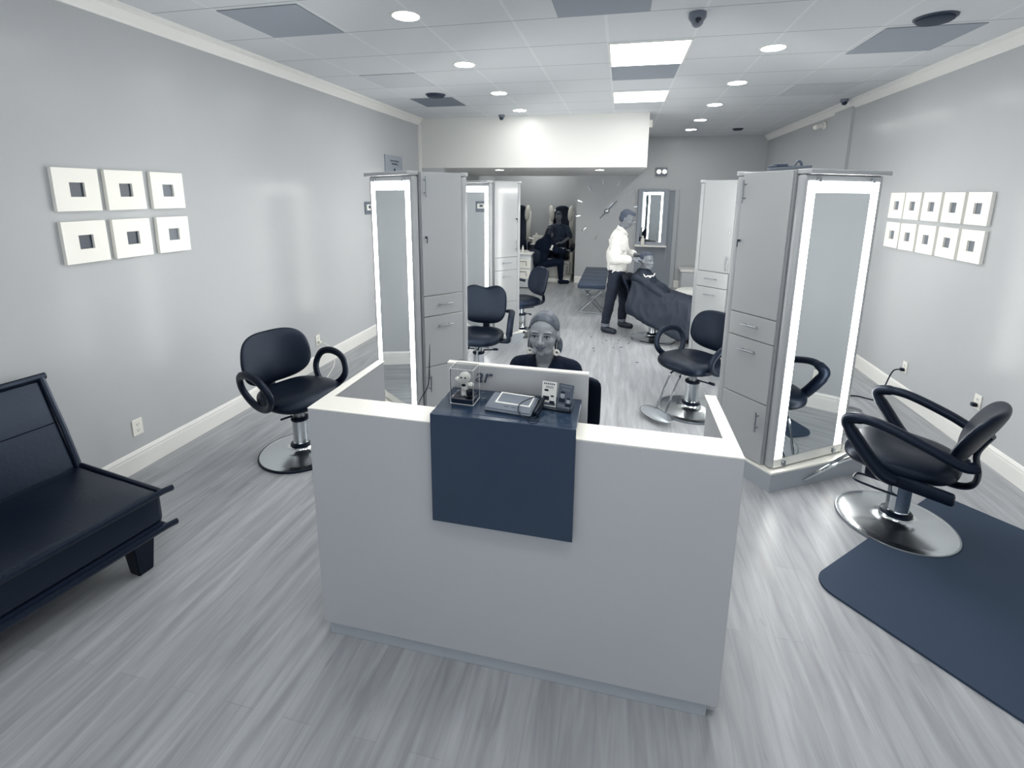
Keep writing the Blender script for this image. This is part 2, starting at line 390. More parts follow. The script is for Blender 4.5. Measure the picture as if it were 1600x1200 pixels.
panel_light('square glowing ceiling panel, the nearer and larger of two', 4.10, 4.76)
panel_light('square glowing ceiling panel, the farther one by the soffit', 5.93, 6.56)
panel_light('unseen square ceiling panel light added above the entrance side of the desk', 2.2, 2.84)  # added above the frame for more light at the front
panel_light('unseen square ceiling panel light added above the pedicure chairs in the alcove', 11.2, 11.84, -2.0, glow_al)  # added fill hidden behind the soffit edge, lifts the dark alcove
panel_light('unseen square ceiling panel light added just inside the storefront', .3, .94)  # unseen, added as front fill
def tile(label, x0, x1, y0, y1, m, nm='ceiling_panel'):
    bm = new(); box(bm, x0, x1, y0, y1, HC-.006, HC-.0005, .002, 1); tag(fin(nm, bm, m), label, 'ceiling panel', 'grey ceiling panels')
tile('dark grey ceiling panel at the left front, beside the left wall', -2.63, -2.04, 2.90, 3.45, dark_tile)
tile('mid grey ceiling panel behind the left front one', -2.63, -2.03, 4.67, 5.22, mid_tile)
tile('darkest small ceiling panel beside a round speaker near the left soffit corner', -2.63, -2.08, 5.88, 6.44, deep_tile)
tile('dark grey ceiling panel cut by the top edge in the middle', -.47, .12, 2.88, 3.45, dark_tile)
tile('grey ceiling panel just behind the nearer glowing panel', -.15, .45, 4.79, 5.33, dark_tile)
tile('grey ceiling panel just behind the farther glowing panel', -.15, .45, 6.59, 7.1, mid_tile)
tile('grey ceiling panel at the right, behind the big round speaker', 1.74, 2.34, 4.1, 4.74, dark_tile)
tile('grey ceiling panel at the right, farther one', 1.74, 2.36, 5.9, 6.48, mid_tile)
def speaker(label, x, y, r=.105):
    t = root('ceiling_speaker', label, 'speaker', (x, y, HC), 0, 'round ceiling speakers')
    bm = new(); lathe(bm, [(0, -.03), (r*.85, -.03), (r*.97, -.022), (r, -.008), (r, 0), (0, 0)], 32); fin('grille', bm, spk_m, t, True)
    bm = new(); lathe(bm, [(r, -.01), (r+.012, -.008), (r+.014, 0), (r, 0), (r, -.01)], 32); fin('rim', bm, dgrey_p, t, True)
speaker('round dark ceiling speaker at the upper right front', 1.94, 3.93)
speaker('round dark ceiling speaker near the left soffit corner', -2.22, 5.70)
speaker('small round dark ceiling speaker at the back right', 1.92, 9.40, .08)
def camdome(label, x, y, z, s=1):
    t = root('security_camera', label, 'camera', (x, y, z), 0, 'ceiling security cameras')
    bm = new(); lathe(bm, [(0, -.045*s), (.045*s, -.045*s), (.055*s, -.03*s), (.055*s, 0), (0, 0)], 24); fin('housing', bm, grey_p, t, True)
    bm = new(); ell(bm, (0, -.01*s, -.055*s), (.038*s, .038*s, .036*s)); fin('eyeball', bm, grey_p if s > .9 else spk_m, t, 2)
    bm = new(); lathe(bm, [(0, 0), (.018*s, 0), (.018*s, .012*s), (0, .012*s)], 16, M=Matrix.Translation((0, -.05*s, -.062*s)) @ Matrix.Rotation(rad(60), 4, 'X')); fin('lens', bm, eye_d, t, True)
    return t
camdome('grey ball security camera on the ceiling at the top centre', .42, 3.55, HC, 1.0)
camdome('small dark security camera on the ceiling at the top of the soffit', -1.8, 7.28, HC, .85)
camdome('small security camera at the right wall crown moulding', 2.56, 6.83, HC, .8)
t = root('wall_camera', 'small white bullet camera high on the right wall under the crown moulding', 'camera', (XR-.005, 7.72, 2.87))
bm = new(); lathe(bm, [(0, 0), (.05, 0), (.05, .02), (0, .02)], 20, M=Matrix.Rotation(rad(-90), 4, 'Y')); fin('mount', bm, white_p, t, True)
bm = new(); cap(bm, (-.03, 0, 0), (-.13, -.05, -.03), .03, .034); fin('body', bm, white_p, t, 2)
t = root('motion_sensor', 'small white sensor on the end face of the soffit near the ceiling', 'sensor', (.337, 7.6, 2.93))
bm = new(); box(bm, 0, .05, -.035, .035, -.06, .05, .012); fin('body', bm, white_p, t, True)

# ------------------------------------------------------------------ mirror towers
PH = rad(8)
def tower(label, loc, vang, side, uhandle, ulock, lhandle=None, name='mirror_tower', key=False, pull=0, ph=4, W=.69):
    """local: +X runs back along the cabinet face, +Y into the tower (side=-1 mirrors), Z up"""
    t = root(name, label, 'mirror tower', (loc[0], loc[1], 0), vang, 'white lit mirror towers')
    sd = side
    def P(s, w): return (s, w*sd)
    def poly(pts): return [P(*p) for p in (pts if sd > 0 else pts[::-1])]
    sn, cs = math.sin(PH), math.cos(PH); D = .48
    # cabinet body: the trapezoid core between the two mirror slabs
    q = [(.065, 0), (.415, 0), (.415+.61*math.sin(rad(ph)), .61*cs), (.065-.61*math.sin(rad(ph)), .61*cs)]
    bm = new(); prism(bm, poly(q), .14, 2.055); fin('cabinet_body', bm, tow_m, t)
    def off(p, d, k): return (p[0]+d[0]*k, p[1]+d[1]*k)
    q = [(-.025, -.03), (.505, -.03), (.505+.8*sn, .79*cs), (-.025-.8*sn, .79*cs)]
    bm = new(); prism(bm, poly(q), 0, .128, 0); fin('plinth', bm, plinth_m, t)
    q2 = [(-.027, -.032), (.507, -.032), (.507+.8*sn, .792*cs), (-.027-.8*sn, .792*cs)]
    bm = new(); prism(bm, poly(q2), .128, .14); fin('plinth_top', bm, top_m, t)
    sn, cs = math.sin(rad(ph)), math.cos(rad(ph)); k_ = W-.65
    for face in (0, 1):
        # frame along the mirror: a = across (0..W), o = outward
        if face == 0: A = Vector((0, 0)); d = Vector((-sn, cs)); n = Vector((-cs, -sn))
        else: A = Vector((D, 0)); d = Vector((sn, cs)); n = Vector((cs, -sn))
        def fr(a, o, z, A=A, d=d, n=n): p = A+d*a+n*o; return Vector((p.x, p.y*sd, z))
        def fbox(bm, a0, a1, o0, o1, z0, z1, bev=0, seg=2):
            vs_ = box(bm, a0, a1, o0, o1, z0, z1, bev, seg)
            for v in vs_: v.co = fr(v.co.x, v.co.y, v.co.z)
        bm = new(); fbox(bm, .0, W, -.062, -.004, .142, 2.03, .018, 4); sl = fin('mirror_slab', bm, tow_m, t, True)
        bm = new()
        for (a0, a1, z0, z1) in ((.028, .088, .21, 1.99), (.54+k_, .606+k_, .21, 1.99), (.088, .54+k_, 1.925, 1.99)): fbox(bm, a0, a1, -.004, -.001, z0, z1)
        fin('light_frame', bm, glow, sl)
        bm = new(); fbox(bm, .02, .615+k_, -.004, 0, .15, .209); fin('frosted_band', bm, frost, sl)
        bm = new(); fbox(bm, .089, .539+k_, -.004, -.0015, .211, 1.924); fin('mirror_glass', bm, mirror_m, sl)
        bm = new()
        for a in (.1, .53+k_): fbox(bm, a-.012, a+.012, -.002, .016, 1.985, 2.012, .002, 1); fbox(bm, a-.012, a+.012, -.002, .016, .16, .19, .002, 1)
        fin('mirror_clips', bm, steel, sl)
        bm = new(); fbox(bm, 0, W+.02, -.064, .03 if face == 0 else .004, 2.03, 2.06, .006, 3); fin('cap_ledge', bm, tow_m, t, True)
    def fb(bm, s0, s1, o0, o1, z0, z1, bev=0):
        vs_ = box(bm, s0, s1, o0, o1, z0, z1, bev, 1)
        for v in vs_: v.co = Vector((v.co.x, -v.co.y*sd, v.co.z))
    def handle(par, s0, s1, z0, z1, base=.018):
        bm = new(); o = base+.028
        a = Vector((s0, -o*sd, z0)); b = Vector((s1, -o*sd, z1)); u = (b-a).normalized()
        cap(bm, a, b, .0055, .0055, 10)
        for k in (.18, .82):
            p = a.lerp(b, k); cap(bm, p, Vector((p.x, -base*sd, p.z)), .004, .004, 8)
        fin('handle', bm, steel, par, True)
    bm = new(); fb(bm, .069, .411, 0, .018, 1.134, 2.05, .002); du = fin('upper_door', bm, door_lam, t)
    handle(du, uhandle[0], uhandle[0], uhandle[1], uhandle[1]+.14)
    bm = new(); lathe(bm, [(0, 0), (.009, 0), (.009, .012), (0, .014)], 14, M=Matrix.Translation((ulock[0], -.018*sd, ulock[1])) @ Matrix.Rotation(rad(90)*sd, 4, 'X'))
    lk = fin('lock', bm, chrome, du, True)
    if key:
        bm = new(); box(bm, ulock[0]-.0015, ulock[0]+.0015, -(.05 if sd > 0 else -.03), -(.03 if sd > 0 else -.05), ulock[1]-.008, ulock[1]+.008); box(bm, ulock[0]-.003, ulock[0]+.004, -.046*sd-.001, -.046*sd+.001, ulock[1]-.042, ulock[1]); fin('key', bm, spk_m, lk)
    bm = new(); fb(bm, .069, .411, 0, .018+pull, .972, 1.128, .002); dr = fin('drawer', bm, door_lam, t); handle(dr, .175, .305, 1.06, 1.06, .018+pull)
    bm = new(); fb(bm, .069, .411, 0, .018+pull, .566, .966, .002); dr = fin('drawer', bm, door_lam, t); handle(dr, .175, .305, .89, .89, .018+pull)
    bm = new(); fb(bm, .069, .411, 0, .018, .146, .56, .002); dd = fin('lower_door', bm, door_lam, t)
    if lhandle: handle(dd, lhandle, lhandle, .37, .50)
    return t
tower('white lit mirror tower at the right front, beside the desk', (1.04, 3.16), rad(128), -1, (.385, 1.86), (.388, 1.61), .115, key=True, ph=4.5, W=.69)
tower('white lit mirror tower at the left front, touching the reception desk', (-1.482, 3.285), rad(50), 1, (.095, 1.88), (.095, 1.58), .1, key=True)
tower('white lit mirror tower behind the left front one', (-1.53, 5.59), rad(49), 1, (.385, 1.2), (.385, 1.60), .1, key=True)
tower('white tower with bright drawers behind the caped customer, right side', (1.155, 5.09), rad(139), -1, (.1, 1.16), (.1, 1.55), .1, pull=.02)
# cord hanging down the left front tower
bm = new(); tube(bm, cr([(-1.4, 3.37, .98), (-1.402, 3.35, .6), (-1.41, 3.33, .42), (-1.46, 3.262, .3), (-1.475, 3.24, .145)], 8), .0035, 6)
tag(fin('power_cord', bm, armp, None, True), 'thin dark cord hanging down the left front tower', 'cord')
# things on top of the right front tower
ry = rad(38)
t = root('hair_straightener', 'grey hair straightener lying open on top of the right front tower', 'hair tool', (.92, 3.42, 2.061), rad(20))
bm = new(); box(bm, -.02, .27, -.018, .018, 0, .018, .005, M=Matrix.Rotation(rad(-4), 4, 'Y')); fin('lower_arm', bm, grey_p, t, True)
bm = new(); box(bm, -.02, .2, -.016, .016, .016, .03, .005); box(bm, .02, .1, -.02, .02, .025, .042, .006); fin('upper_arm', bm, dgrey_p, t, True)
bm = new(); tube(bm, cr([(.15, 0, .02), (.18, .01, .06), (.2, 0, .05), (.21, 0, .0)], 5), .008, 8); fin('cord_loop', bm, dgrey_p, t, True)

# ------------------------------------------------------------------ reception desk
t = root('reception_desk', 'pale U-shaped reception desk with a dark navy waterfall box', 'reception desk', (-.37, 1.6, 0))
def W_(o):  # world coordinates into the desk's local frame
    for v in o: v.co -= Vector((-.37, 1.6, 0))
def part(name, m, boxes, par=None, bev=.002, smooth=False):
    bm = new()
    for b in boxes: box(bm, *b, bev, 1)
    for v in bm.verts: v.co -= Vector((-.37, 1.6, 0))
    return fin(name, bm, m, par or t, smooth)
part('front_panel', lam2_m, [(-1.175, .435, 1.56, 1.60, .065, 1.058)])
part('side_panel', lam2_m, [(-1.175, -1.14, 1.60, 2.13, .0, 1.058)])
part('side_panel', lam2_m, [(.40, .435, 1.60, 2.07, .0, 1.058)])
part('countertop', top_m, [(-1.175, .435, 1.56, 1.685, 1.058, 1.062), (-1.175, -1.135, 1.685, 2.13, 1.058, 1.062), (.39, .435, 1.685, 2.07, 1.058, 1.062), (-1.14, .4, 1.6, 1.685, 1.03, 1.058)], None, .0005)
part('plinth', plinth_m, [(-1.155, .40, 1.572, 1.60, 0, .065)])
part('work_surface', lam_m, [(-1.139, .399, 1.60, 2.05, .71, .74)])
part('navy_front', navy_m, [(-.645, -.112, 1.53, 1.558, .672, 1.112)])
part('navy_top', navy_m, [(-.645, -.112, 1.558, 1.782, 1.084, 1.112)])
sp_ = part('screen_panel', lam2_m, [(-.668, -.09, 1.785, 1.81, .74, 1.212)])
part('screen_edge', top_m, [(-.668, -.09, 1.785, 1.81, 1.212, 1.219)], sp_, .001)
text_mesh('lettering', 'ar', .085, .003, dgrey_p, sp_, Matrix.Translation((-.552+.37, 1.785-1.6-.003, 1.145)) @ Matrix.Rotation(rad(90), 4, 'X'), .25)

# clear case with a figurine
HB = 1.113
t = root('display_case', 'clear acrylic case on a black base on the navy desk box', 'display case', (-.553, 1.665, HB), rad(-2))
bm = new()
w_, d_, h_ = .046, .038, .118
box(bm, -w_, w_, -d_, d_, .022, .022+h_); 
for f in list(bm.faces):
    if f.normal.z < -.5: bm.faces.remove(f)
bmesh.ops.solidify(bm, geom=bm.faces[:], thickness=.0025)
fin('acrylic_cover', bm, clear, t)
bm = new(); r_ = .0009
for (a, b) in (((-w_, -d_), (w_, -d_)), ((w_, -d_), (w_, d_)), ((w_, d_), (-w_, d_)), ((-w_, d_), (-w_, -d_))):
    cap(bm, (a[0], a[1], .022+h_), (b[0], b[1], .022+h_), r_, r_, 6); cap(bm, (a[0], a[1], .001), (b[0], b[1], .001), r_, r_, 6); cap(bm, (a[0], a[1], .002), (a[0], a[1], .022+h_), r_*.6, r_*.6, 6)
fin('edges', bm, trim_m, t)
bm = new(); box(bm, -.044, .044, -.036, .036, 0, .022, .003); fin('base', bm, eye_d, t)
t = root('figurine', 'pale round-headed figurine with raised hands inside the clear case', 'figurine', (-.553, 1.665, HB+.024), rad(-2))
bm = new(); ell(bm, (0, 0, .072), (.023, .02, .022)); cap(bm, (0, 0, .03), (0, 0, .05), .014, .009); cap(bm, (-.008, 0, 0), (-.006, 0, .03), .008, .008); cap(bm, (.009, 0, 0), (.006, 0, .03), .008, .008)
cap(bm, (-.008, 0, .045), (-.026, -.004, .06), .005, .005); cap(bm, (.008, 0, .045), (.024, -.006, .047), .005, .005); fused('body', bm, pale, t, .0025, 2)
bm = new(); ell(bm, (-.029, -.005, .064), (.0085, .0085, .0085)); fin('hand', bm, white_p, t, 2)
bm = new(); ell(bm, (.027, -.008, .048), (.011, .01, .0085)); fin('hand', bm, white_p, t, 2)
bm = new(); lathe(bm, [(0, 0), (.012, 0), (.014, .02), (0, .02)], 16, c=(.021, -.008, .004)); fin('cup', bm, armp, t, True)
bm = new(); ell(bm, (-.008, -.019, .076), (.003, .002, .004)); ell(bm, (.008, -.019, .076), (.003, .002, .004)); ell(bm, (0, -.014, .044), (.009, .006, .005)); fin('face_marks', bm, armp, t)
bm = new(); lathe(bm, [(0, 0), (.009, 0), (.013, .008), (.013, .014), (.006, .022), (0, .023)], 8); o = fin('crystal_ornament', bm, clear, None); o.location = (-.492, 1.705, HB); tag(o, 'tiny clear faceted crystal ornament beside the acrylic case', 'ornament')
# signature pad
t = root('signature_pad', 'grey electronic signature pad with stylus on the desk box', 'signature pad', (-.362, 1.652, HB), rad(-6)); t.scale = (.9, .9, .9)
bm = new(); M = Matrix.Rotation(rad(5), 4, 'X')
pr = [(-.095, 0), (-.095, .012), (-.08, .021), (.07, .034), (.078, .03), (.078, 0)]
a = [bm.verts.new((-.1, y*.75, z)) for y, z in pr]; b = [bm.verts.new((.1, y*.75, z)) for y, z in pr]
for i in range(len(pr)): j = (i+1) % len(pr); bm.faces.new((a[i], a[j], b[j], b[i]))
bm.faces.new(a); bm.faces.new(b[::-1]); bmesh.ops.bevel(bm, geom=bm.edges[:], offset=.005, segments=2, affect='EDGES'); fin('body', bm, grey_p, t, True)
sl = .013/.1125
def onpad(bm, x0, x1, y0, y1, h0, h1):
    vs_ = box(bm, x0, x1, y0, y1, 0, 1)
    for v in vs_: v.co.z = .021+(v.co.y+.06)*sl+(h1 if v.co.z > .5 else h0)
bm = new(); onpad(bm, -.06, .078, .046, .052, -.002, .003); onpad(bm, -.06, .078, -.032, -.026, -.002, .003); onpad(bm, -.066, -.06, -.032, .052, -.002, .003); onpad(bm, .078, .084, -.032, .052, -.002, .003); fin('screen_bezel', bm, trim_m, t)
bm = new(); onpad(bm, -.06, .078, -.026, .046, -.002, .001); fin('screen', bm, grey_p, t)
bm = new(); box(bm, -.02, 0, -.052, -.046, .018, .0235, .001); box(bm, .012, .03, -.052, -.046, .018, .0235, .001); fin('badge', bm, dgrey_p, t)
bm = new(); cap(bm, (.112, -.05, .016), (.122, .045, .035), .006, .008, 10); box(bm, .1, .124, -.05, .05, 0, .014, .004); fin('stylus', bm, armp, t, 2)
bm = new(); tube(bm, cr([(.119, .045, .036), (.09, .03, .045), (.05, -.03, .04), (.045, -.065, .026), (.07, -.085, .006), (.11, -.08, .004), (.125, -.05, .004), (.135, -.085, .004), (.115, -.105, .004), (.09, -.09, .004)], 8), .0022, 6); fin('stylus_cord', bm, armp, t, True)
bm = new(); cap(bm, (-.03, .062, .012), (-.005, .1, .004), .006, .004, 8); box(bm, -.0, .02, .085, .1, 0, .01, .002); fin('cable_plug', bm, armp, t, 2)
# brochure holder and two brochures
BR = Matrix.Rotation(rad(-10), 4, 'Z')
t = root('brochure_holder', 'clear low acrylic holder for two brochures on the desk box', 'brochure holder', (-.2, 1.685, HB), rad(-9))
bm = new(); box(bm, -.062, .062, -.032, -.029, 0, .024); box(bm, -.062, .062, .022, .025, 0, .06, M=None); box(bm, -.062, .062, -.03, .024, 0, .003); box(bm, -.062, -.059, -.03, .024, 0, .03); box(bm, .059, .062, -.03, .024, 0, .03); fin('acrylic_tray', bm, clear, t)
def brochure(label, x, ang, paper, ink, tilt=-12):
    t = root('brochure', label, 'brochure', (-.2+x*math.cos(rad(9)), 1.685-x*math.sin(rad(9))-.008, HB+.004), rad(-9), 'brochures in the clear holder')
    t.rotation_euler = (rad(tilt), rad(ang), rad(-9))
    bm = new(); box(bm, -.0285, .0285, 0, .002, 0, .092); fin('cover', bm, paper, t)
    bm = new()
    for i in range(6): box(bm, -.022+i*.0075, -.017+i*.0075, -.0005, 0, .081, .087)
    for i in range(2): box(bm, -.014, .016, -.0005, 0, .073-i*.005, .075-i*.005)
    box(bm, -.026, .026, -.0005, 0, .004, .014); fin('print_bars', bm, ink, t)
    for (px, pz, s) in ((-.011, .048, 1.0), (.013, .03, .8)):
        bm = new(); ell(bm, (px, -.0002, pz), (.0085*s, .0006, .011*s)); f = fin('portrait', bm, pale if ink is dgrey_p else skin, t)
        bm = new(); ell(bm, (px, -.0002, pz+.011*s), (.009*s, .0009, .0045*s)); box(bm, px-.012*s, px+.012*s, -.0007, 0, pz-.026*s, pz-.011*s); fin('portrait_hair_and_coat', bm, armp, f)
brochure('pale brochure with portraits, left one in the clear holder', -.031, -1, pale, dgrey_p)
brochure('dark brochure with portraits, right one in the clear holder', .029, 3, dgrey_p, grey_p)

# ------------------------------------------------------------------ salon chairs (forward = local +X)
def salon_chair(label, x, y, ang, notch=0, arm='loop', tilt=14, foot='bars', seat_z=.47, base_m=None, basegrip=True, backw=.25, backh=.2, right_arm=True, name='salon_chair', bx=.245, bz=.06, th=.066):
    t = root(name, label, 'salon chair', (x, y, 0), rad(ang), 'black hydraulic salon chairs')
    bm = new(); lathe(bm, [(0, .002), (.285, .002), (.292, .008), (.288, .016), (.27, .021), (.25, .024), (.13, .034), (.09, .044), (.075, .058), (.07, .075), (0, .078)], 56); b = fin('base_plate', bm, chrome_b, t, True)
    bm = new(); lathe(bm, [(.284, 0), (.297, 0), (.299, .007), (.296, .016), (.284, .016), (.284, 0)], 56); fin('rim', bm, base_m or steel, b, True)
    bm = new(); lathe(bm, [(.072, .055), (.074, .07), (.06, .09), (.056, .1), (.056, .27), (.0, .272)], 28); fin('pump_cylinder', bm, chrome, t, True)
    bm = new(); lathe(bm, [(.058, .262), (.063, .266), (.063, .282), (.058, .286), (.04, .286)], 28); fin('collar', bm, armp, t, True)
    bm = new(); lathe(bm, [(.07, .062), (.078, .066), (.078, .078), (.06, .092)], 28); fin('base_collar', bm, armp, t, True)
    bm = new(); lathe(bm, [(.036, .27), (.036, seat_z-.08), (0, seat_z-.08)], 20); fin('piston', bm, steel, t, True)
    bm = new(); box(bm, -.13, .13, -.12, .12, seat_z-.088, seat_z-.052, .01); fin('seat_plate', bm, armp, t, True)
    bm = new()
    if arm == 'tri': tube(bm, cr([(.0, .055, .2), (.12, .06, .2), (.21, .05, .2), (.225, 0, .2), (.21, -.05, .2), (.12, -.06, .2), (0, -.055, .2)], 6), .007, 8)
    else: tube(bm, [(0, .05, .3), (-.02, .12, .3), (-.03, .19, .305)], .007, 8); tube(bm, [(-.03, .15, .304), (-.03, .2, .306)], .013, 8); tube(bm, [(-.02, -.05, .3), (-.03, -.13, .3)], .008, 8)
    fin('pump_lever', bm, armp, t, True)
    def sdef(c):
        z = c.z
        if z > 0: z -= .018*math.exp(-((c.x+.02)**2+(c.y)**2)/.02)*1.2
        if c.x > .1: z -= .3*(c.x-.1)**2*2
        return Vector((c.x+.02, c.y*(1-.12*max(0, -c.x)/.25), z+seat_z))
    bm = new(); superq(bm, .26, .27, th, 3.0, 2.6, 9, sdef); s = fin('seat', bm, leather, t, 2)
    T = rad(tilt); h = backh
    def bdef(c):
        # c.x across, c.y up, c.z thickness
        yy = c.y
        if notch and yy > 0: yy -= notch*math.exp(-(c.x/.09)**2)*(yy/h)
        tp = 1-.10*max(0, yy)/h if not notch else 1-.05*max(0, -yy)/h
        depth = c.z+.9*(c.x**2)-.25*(yy**2)
        return Vector((-bx+depth*math.cos(T)-(yy+h)*math.sin(T), c.x*tp, seat_z+bz+(yy+h)*math.cos(T)+depth*math.sin(T)))
    bm = new(); superq(bm, backw, h, .036, 3.2, 2.4, 9, bdef); bk = fin('backrest', bm, leather, t, 2)
    bm = new(); tube(bm, cr([(-.1, 0, seat_z-.07), (-.22, 0, seat_z-.08), (-bx-.085, 0, seat_z-.05), (-bx-.1, 0, seat_z+.02), (-bx-.055-.06*math.sin(T), 0, seat_z+bz+.06), (-bx-.05-.18*math.sin(T), 0, seat_z+bz+.18)], 6), .02, 10, flat=(.7, 1.9), refup=(1, 0, .3)); fin('back_bracket', bm, armp, t, True)
    z0 = seat_z
    for sgn in ((1, -1) if arm else ()):
        yy = .285*sgn
        bm = new()
        if arm == 'loop':
            p = [(-.21, yy*.92, z0+.1), (-.16, yy*1.02, z0+.2), (-.02, yy*1.1, z0+.235), (.1, yy*1.12, z0+.2), (.17, yy*1.1, z0+.1), (.13, yy*1.03, z0+.0), (.04, yy*.95, z0-.04), (-.08, yy*.93, z0-.035)]
            tube(bm, cr(p, 7), .021, 10, flat=(1.0, 1.3), refup=(0, 1, 0))
        elif arm == 'oval':
            p = [(.10, yy*.97, z0+.01), (.16, yy*1.05, z0+.1), (.10, yy*1.13, z0+.195), (-.03, yy*1.15, z0+.225), (-.15, yy*1.12, z0+.19), (-.19, yy*1.03, z0+.09), (-.13, yy*.95, z0+.0), (-.02, yy*.93, z0-.03)]
            tube(bm, cr(p, 7, True), .021, 10, closed=True, flat=(1.0, 1.3), refup=(0, 1, 0))
        elif arm == 'tri':
            p = [(-.30, yy*.84, z0+.15), (-.25, yy*.95, z0+.15), (-.12, yy*1.04, z0+.2), (.08, yy*1.08, z0+.255), (.2, yy*1.08, z0+.25), (.235, yy*1.08, z0+.21), (.16, yy*1.06, z0+.1), (.06, yy*1.0, z0-.02), (.0, yy*.92, z0-.05)]
            tube(bm, cr(p, 7), [.026]*26+[.031]*12+[.036]*20, 12, flat=(1.25, 1.0), refup=(0, 1, 0))
            box(bm, -.25, .13, yy*.9-.02, yy*.9+.02, z0-.085, z0-.015, .015)
        else:
            if (sgn < 0 and right_arm is False) or (sgn > 0 and right_arm == 'only'): bm.free(); continue
            p = [(-.2, yy*.95, z0+.22), (-.12, yy*1.15, z0+.235), (.0, yy*1.2, z0+.2), (.07, yy*1.2, z0+.1), (.08, yy*1.18, z0+.03)]
            tube(bm, cr(p, 6), .021, 10, flat=(1.6, 1.0), refup=(0, 1, 0)); box(bm, .045, .115, yy*1.18-.02, yy*1.18+.02, z0-.03, z0+.06, .006); box(bm, .0, .1, min(yy*.8, yy*1.18), max(yy*.8, yy*1.18), z0-.045, z0-.02, .006)
        fin('armrest', bm, armp, t, True)
    if foot:
        bm = new(); yf = .05
        if foot == 'bars':
            for sg in (1, -1): tube(bm, cr([(.1, yf*sg, z0-.065), (.2, yf*sg, z0-.075), (.25, yf*sg, z0-.12), (.37, yf*sg, .09), (.4, yf*sg, .06)], 5), .0085, 8)
            f = fin('footrest', bm, chrome, t, True)
            bm = new(); superq(bm, .075, .17, .008, 2.5, 3, 5, lambda c: Vector((c.x*math.cos(rad(12))+.43, c.y, c.z+.06-c.x*.2))); fin('footplate', bm, steel, f, 2)
        else:
            tube(bm, cr([(.12, .09, z0-.07), (.24, .08, z0-.1), (.50, .012, .03), (.52, 0, .02), (.50, -.012, .03), (.24, -.08, z0-.1), (.12, -.09, z0-.07)], 6), .0085, 8)
            f = fin('footrest', bm, chrome, t, True)
    return t
salon_chair('black salon chair at the left front, left of the desk', -2.23, 2.87, -20, arm='oval', tilt=12, foot='bars', base_m=armp, bz=.035, backh=.195, backw=.27)
salon_chair('black salon chair with triangular arms at the right front on the mat', 1.68, 2.98, 143, arm='tri', tilt=24, foot='vee', backw=.22, backh=.19, seat_z=.44, bx=.2, bz=.07, th=.075)
salon_chair('black salon chair with a notched backrest between the left towers', -1.38, 4.62, -88, notch=.035, backh=.215, arm='hook', tilt=10, foot='bars', seat_z=.46, right_arm=False)
salon_chair('black salon chair by the inner side of the right front tower', .70, 4.31, 222, arm='oval', tilt=14, foot='bars', seat_z=.46, backh=.18)
salon_chair('black salon chair seen from behind, beside the second left tower', -1.27, 6.34, 220, right_arm='only', arm='hook', tilt=14, foot='vee', seat_z=.46, backw=.24)
salon_chair('black salon chair under the caped customer', .5, 6.5, -20, arm=None, tilt=30, foot='bars', seat_z=.45)

# ------------------------------------------------------------------ futon at the left edge
F = Vector((-2.21, 1.76, 0)); fa = rad(-8)
t = root('futon_sofa', 'black leather futon sofa at the left edge against the left wall', 'sofa', F, fa)
# local: -Y runs toward the viewer, -X toward the wall
Ln = 1.9
def lump(c, k=.006):
    return c+Vector((0, 0, k*math.sin(c.y*17)*math.sin(c.x*9+c.y*3)))
bm = new(); vs_ = box(bm, -.66, 0, -Ln, 0, .235, .405, .028, 4)
bmesh.ops.subdivide_edges(bm, edges=[e for e in bm.edges if e.calc_length() > .3], cuts=24, use_grid_fill=True)
for v in bm.verts: v.co = lump(v.co, .005 if v.co.z > .3 else 0)
seat = fin('seat', bm, leather2, t, True)
bm = new()
for zz in (.4, .205): tube(bm, [(-.66, .004, zz), (.004, .004, zz+(-.004))], .013, 8); tube(bm, [(.004, .05, zz-.006), (.004, 0, zz), (.004, -Ln*.5, zz+.003), (.004, -Ln, zz)], .016, 8)
fin('piping', bm, leather2, seat, True)
bm = new(); box(bm, -.64, 0, -Ln, -.01, .2, .24, .012); fin('frame', bm, black_c, t, True)
TB = Matrix.Translation((-.65, 0, .33)) @ Matrix.Rotation(rad(-23), 4, 'Y')
bm = new(); box(bm, -.13, .0, -Ln, 0, .02, .60, .025, 4, M=TB); bk = fin('backrest', bm, leather2, t, True)
bm = new()
pp = lambda *q: TB @ Vector(q)
tube(bm, [pp(.004, 0, .04), pp(.006, .004, .3), pp(.004, 0, .6)], .015, 8); tube(bm, [pp(-.12, 0, .04), pp(-.12, .004, .3), pp(-.12, 0, .6)], .014, 8)
tube(bm, [pp(0, .02, .605), pp(0, -Ln*.4, .602), pp(0, -Ln, .605)], .02, 8)
fin('piping', bm, leather2, bk, True)
bm = new(); tube(bm, [pp(.001, -.02, .34), pp(.0015, -Ln, .34)], .0035, 6); fin('seam', bm, armp, bk, True)
for (lx, ly) in ((-.07, -.1), (-.58, -.1), (-.07, -Ln+.1), (-.58, -Ln+.1)):
    bm = new(); lo, hi = .035, .052
    a = [bm.verts.new((lx+sx*lo, ly+sy*lo, 0)) for sx, sy in ((-1, -1), (1, -1), (1, 1), (-1, 1))]; b = [bm.verts.new((lx+sx*hi, ly+sy*hi, .205)) for sx, sy in ((-1, -1), (1, -1), (1, 1), (-1, 1))]
    bm.faces.new(a[::-1]); bm.faces.new(b)
    for i in range(4): bm.faces.new((a[i], a[(i+1) % 4], b[(i+1) % 4], b[i]))
    bmesh.ops.bevel(bm, geom=bm.edges[:], offset=.004, segments=2, affect='EDGES'); fin('leg', bm, armp, t, True)

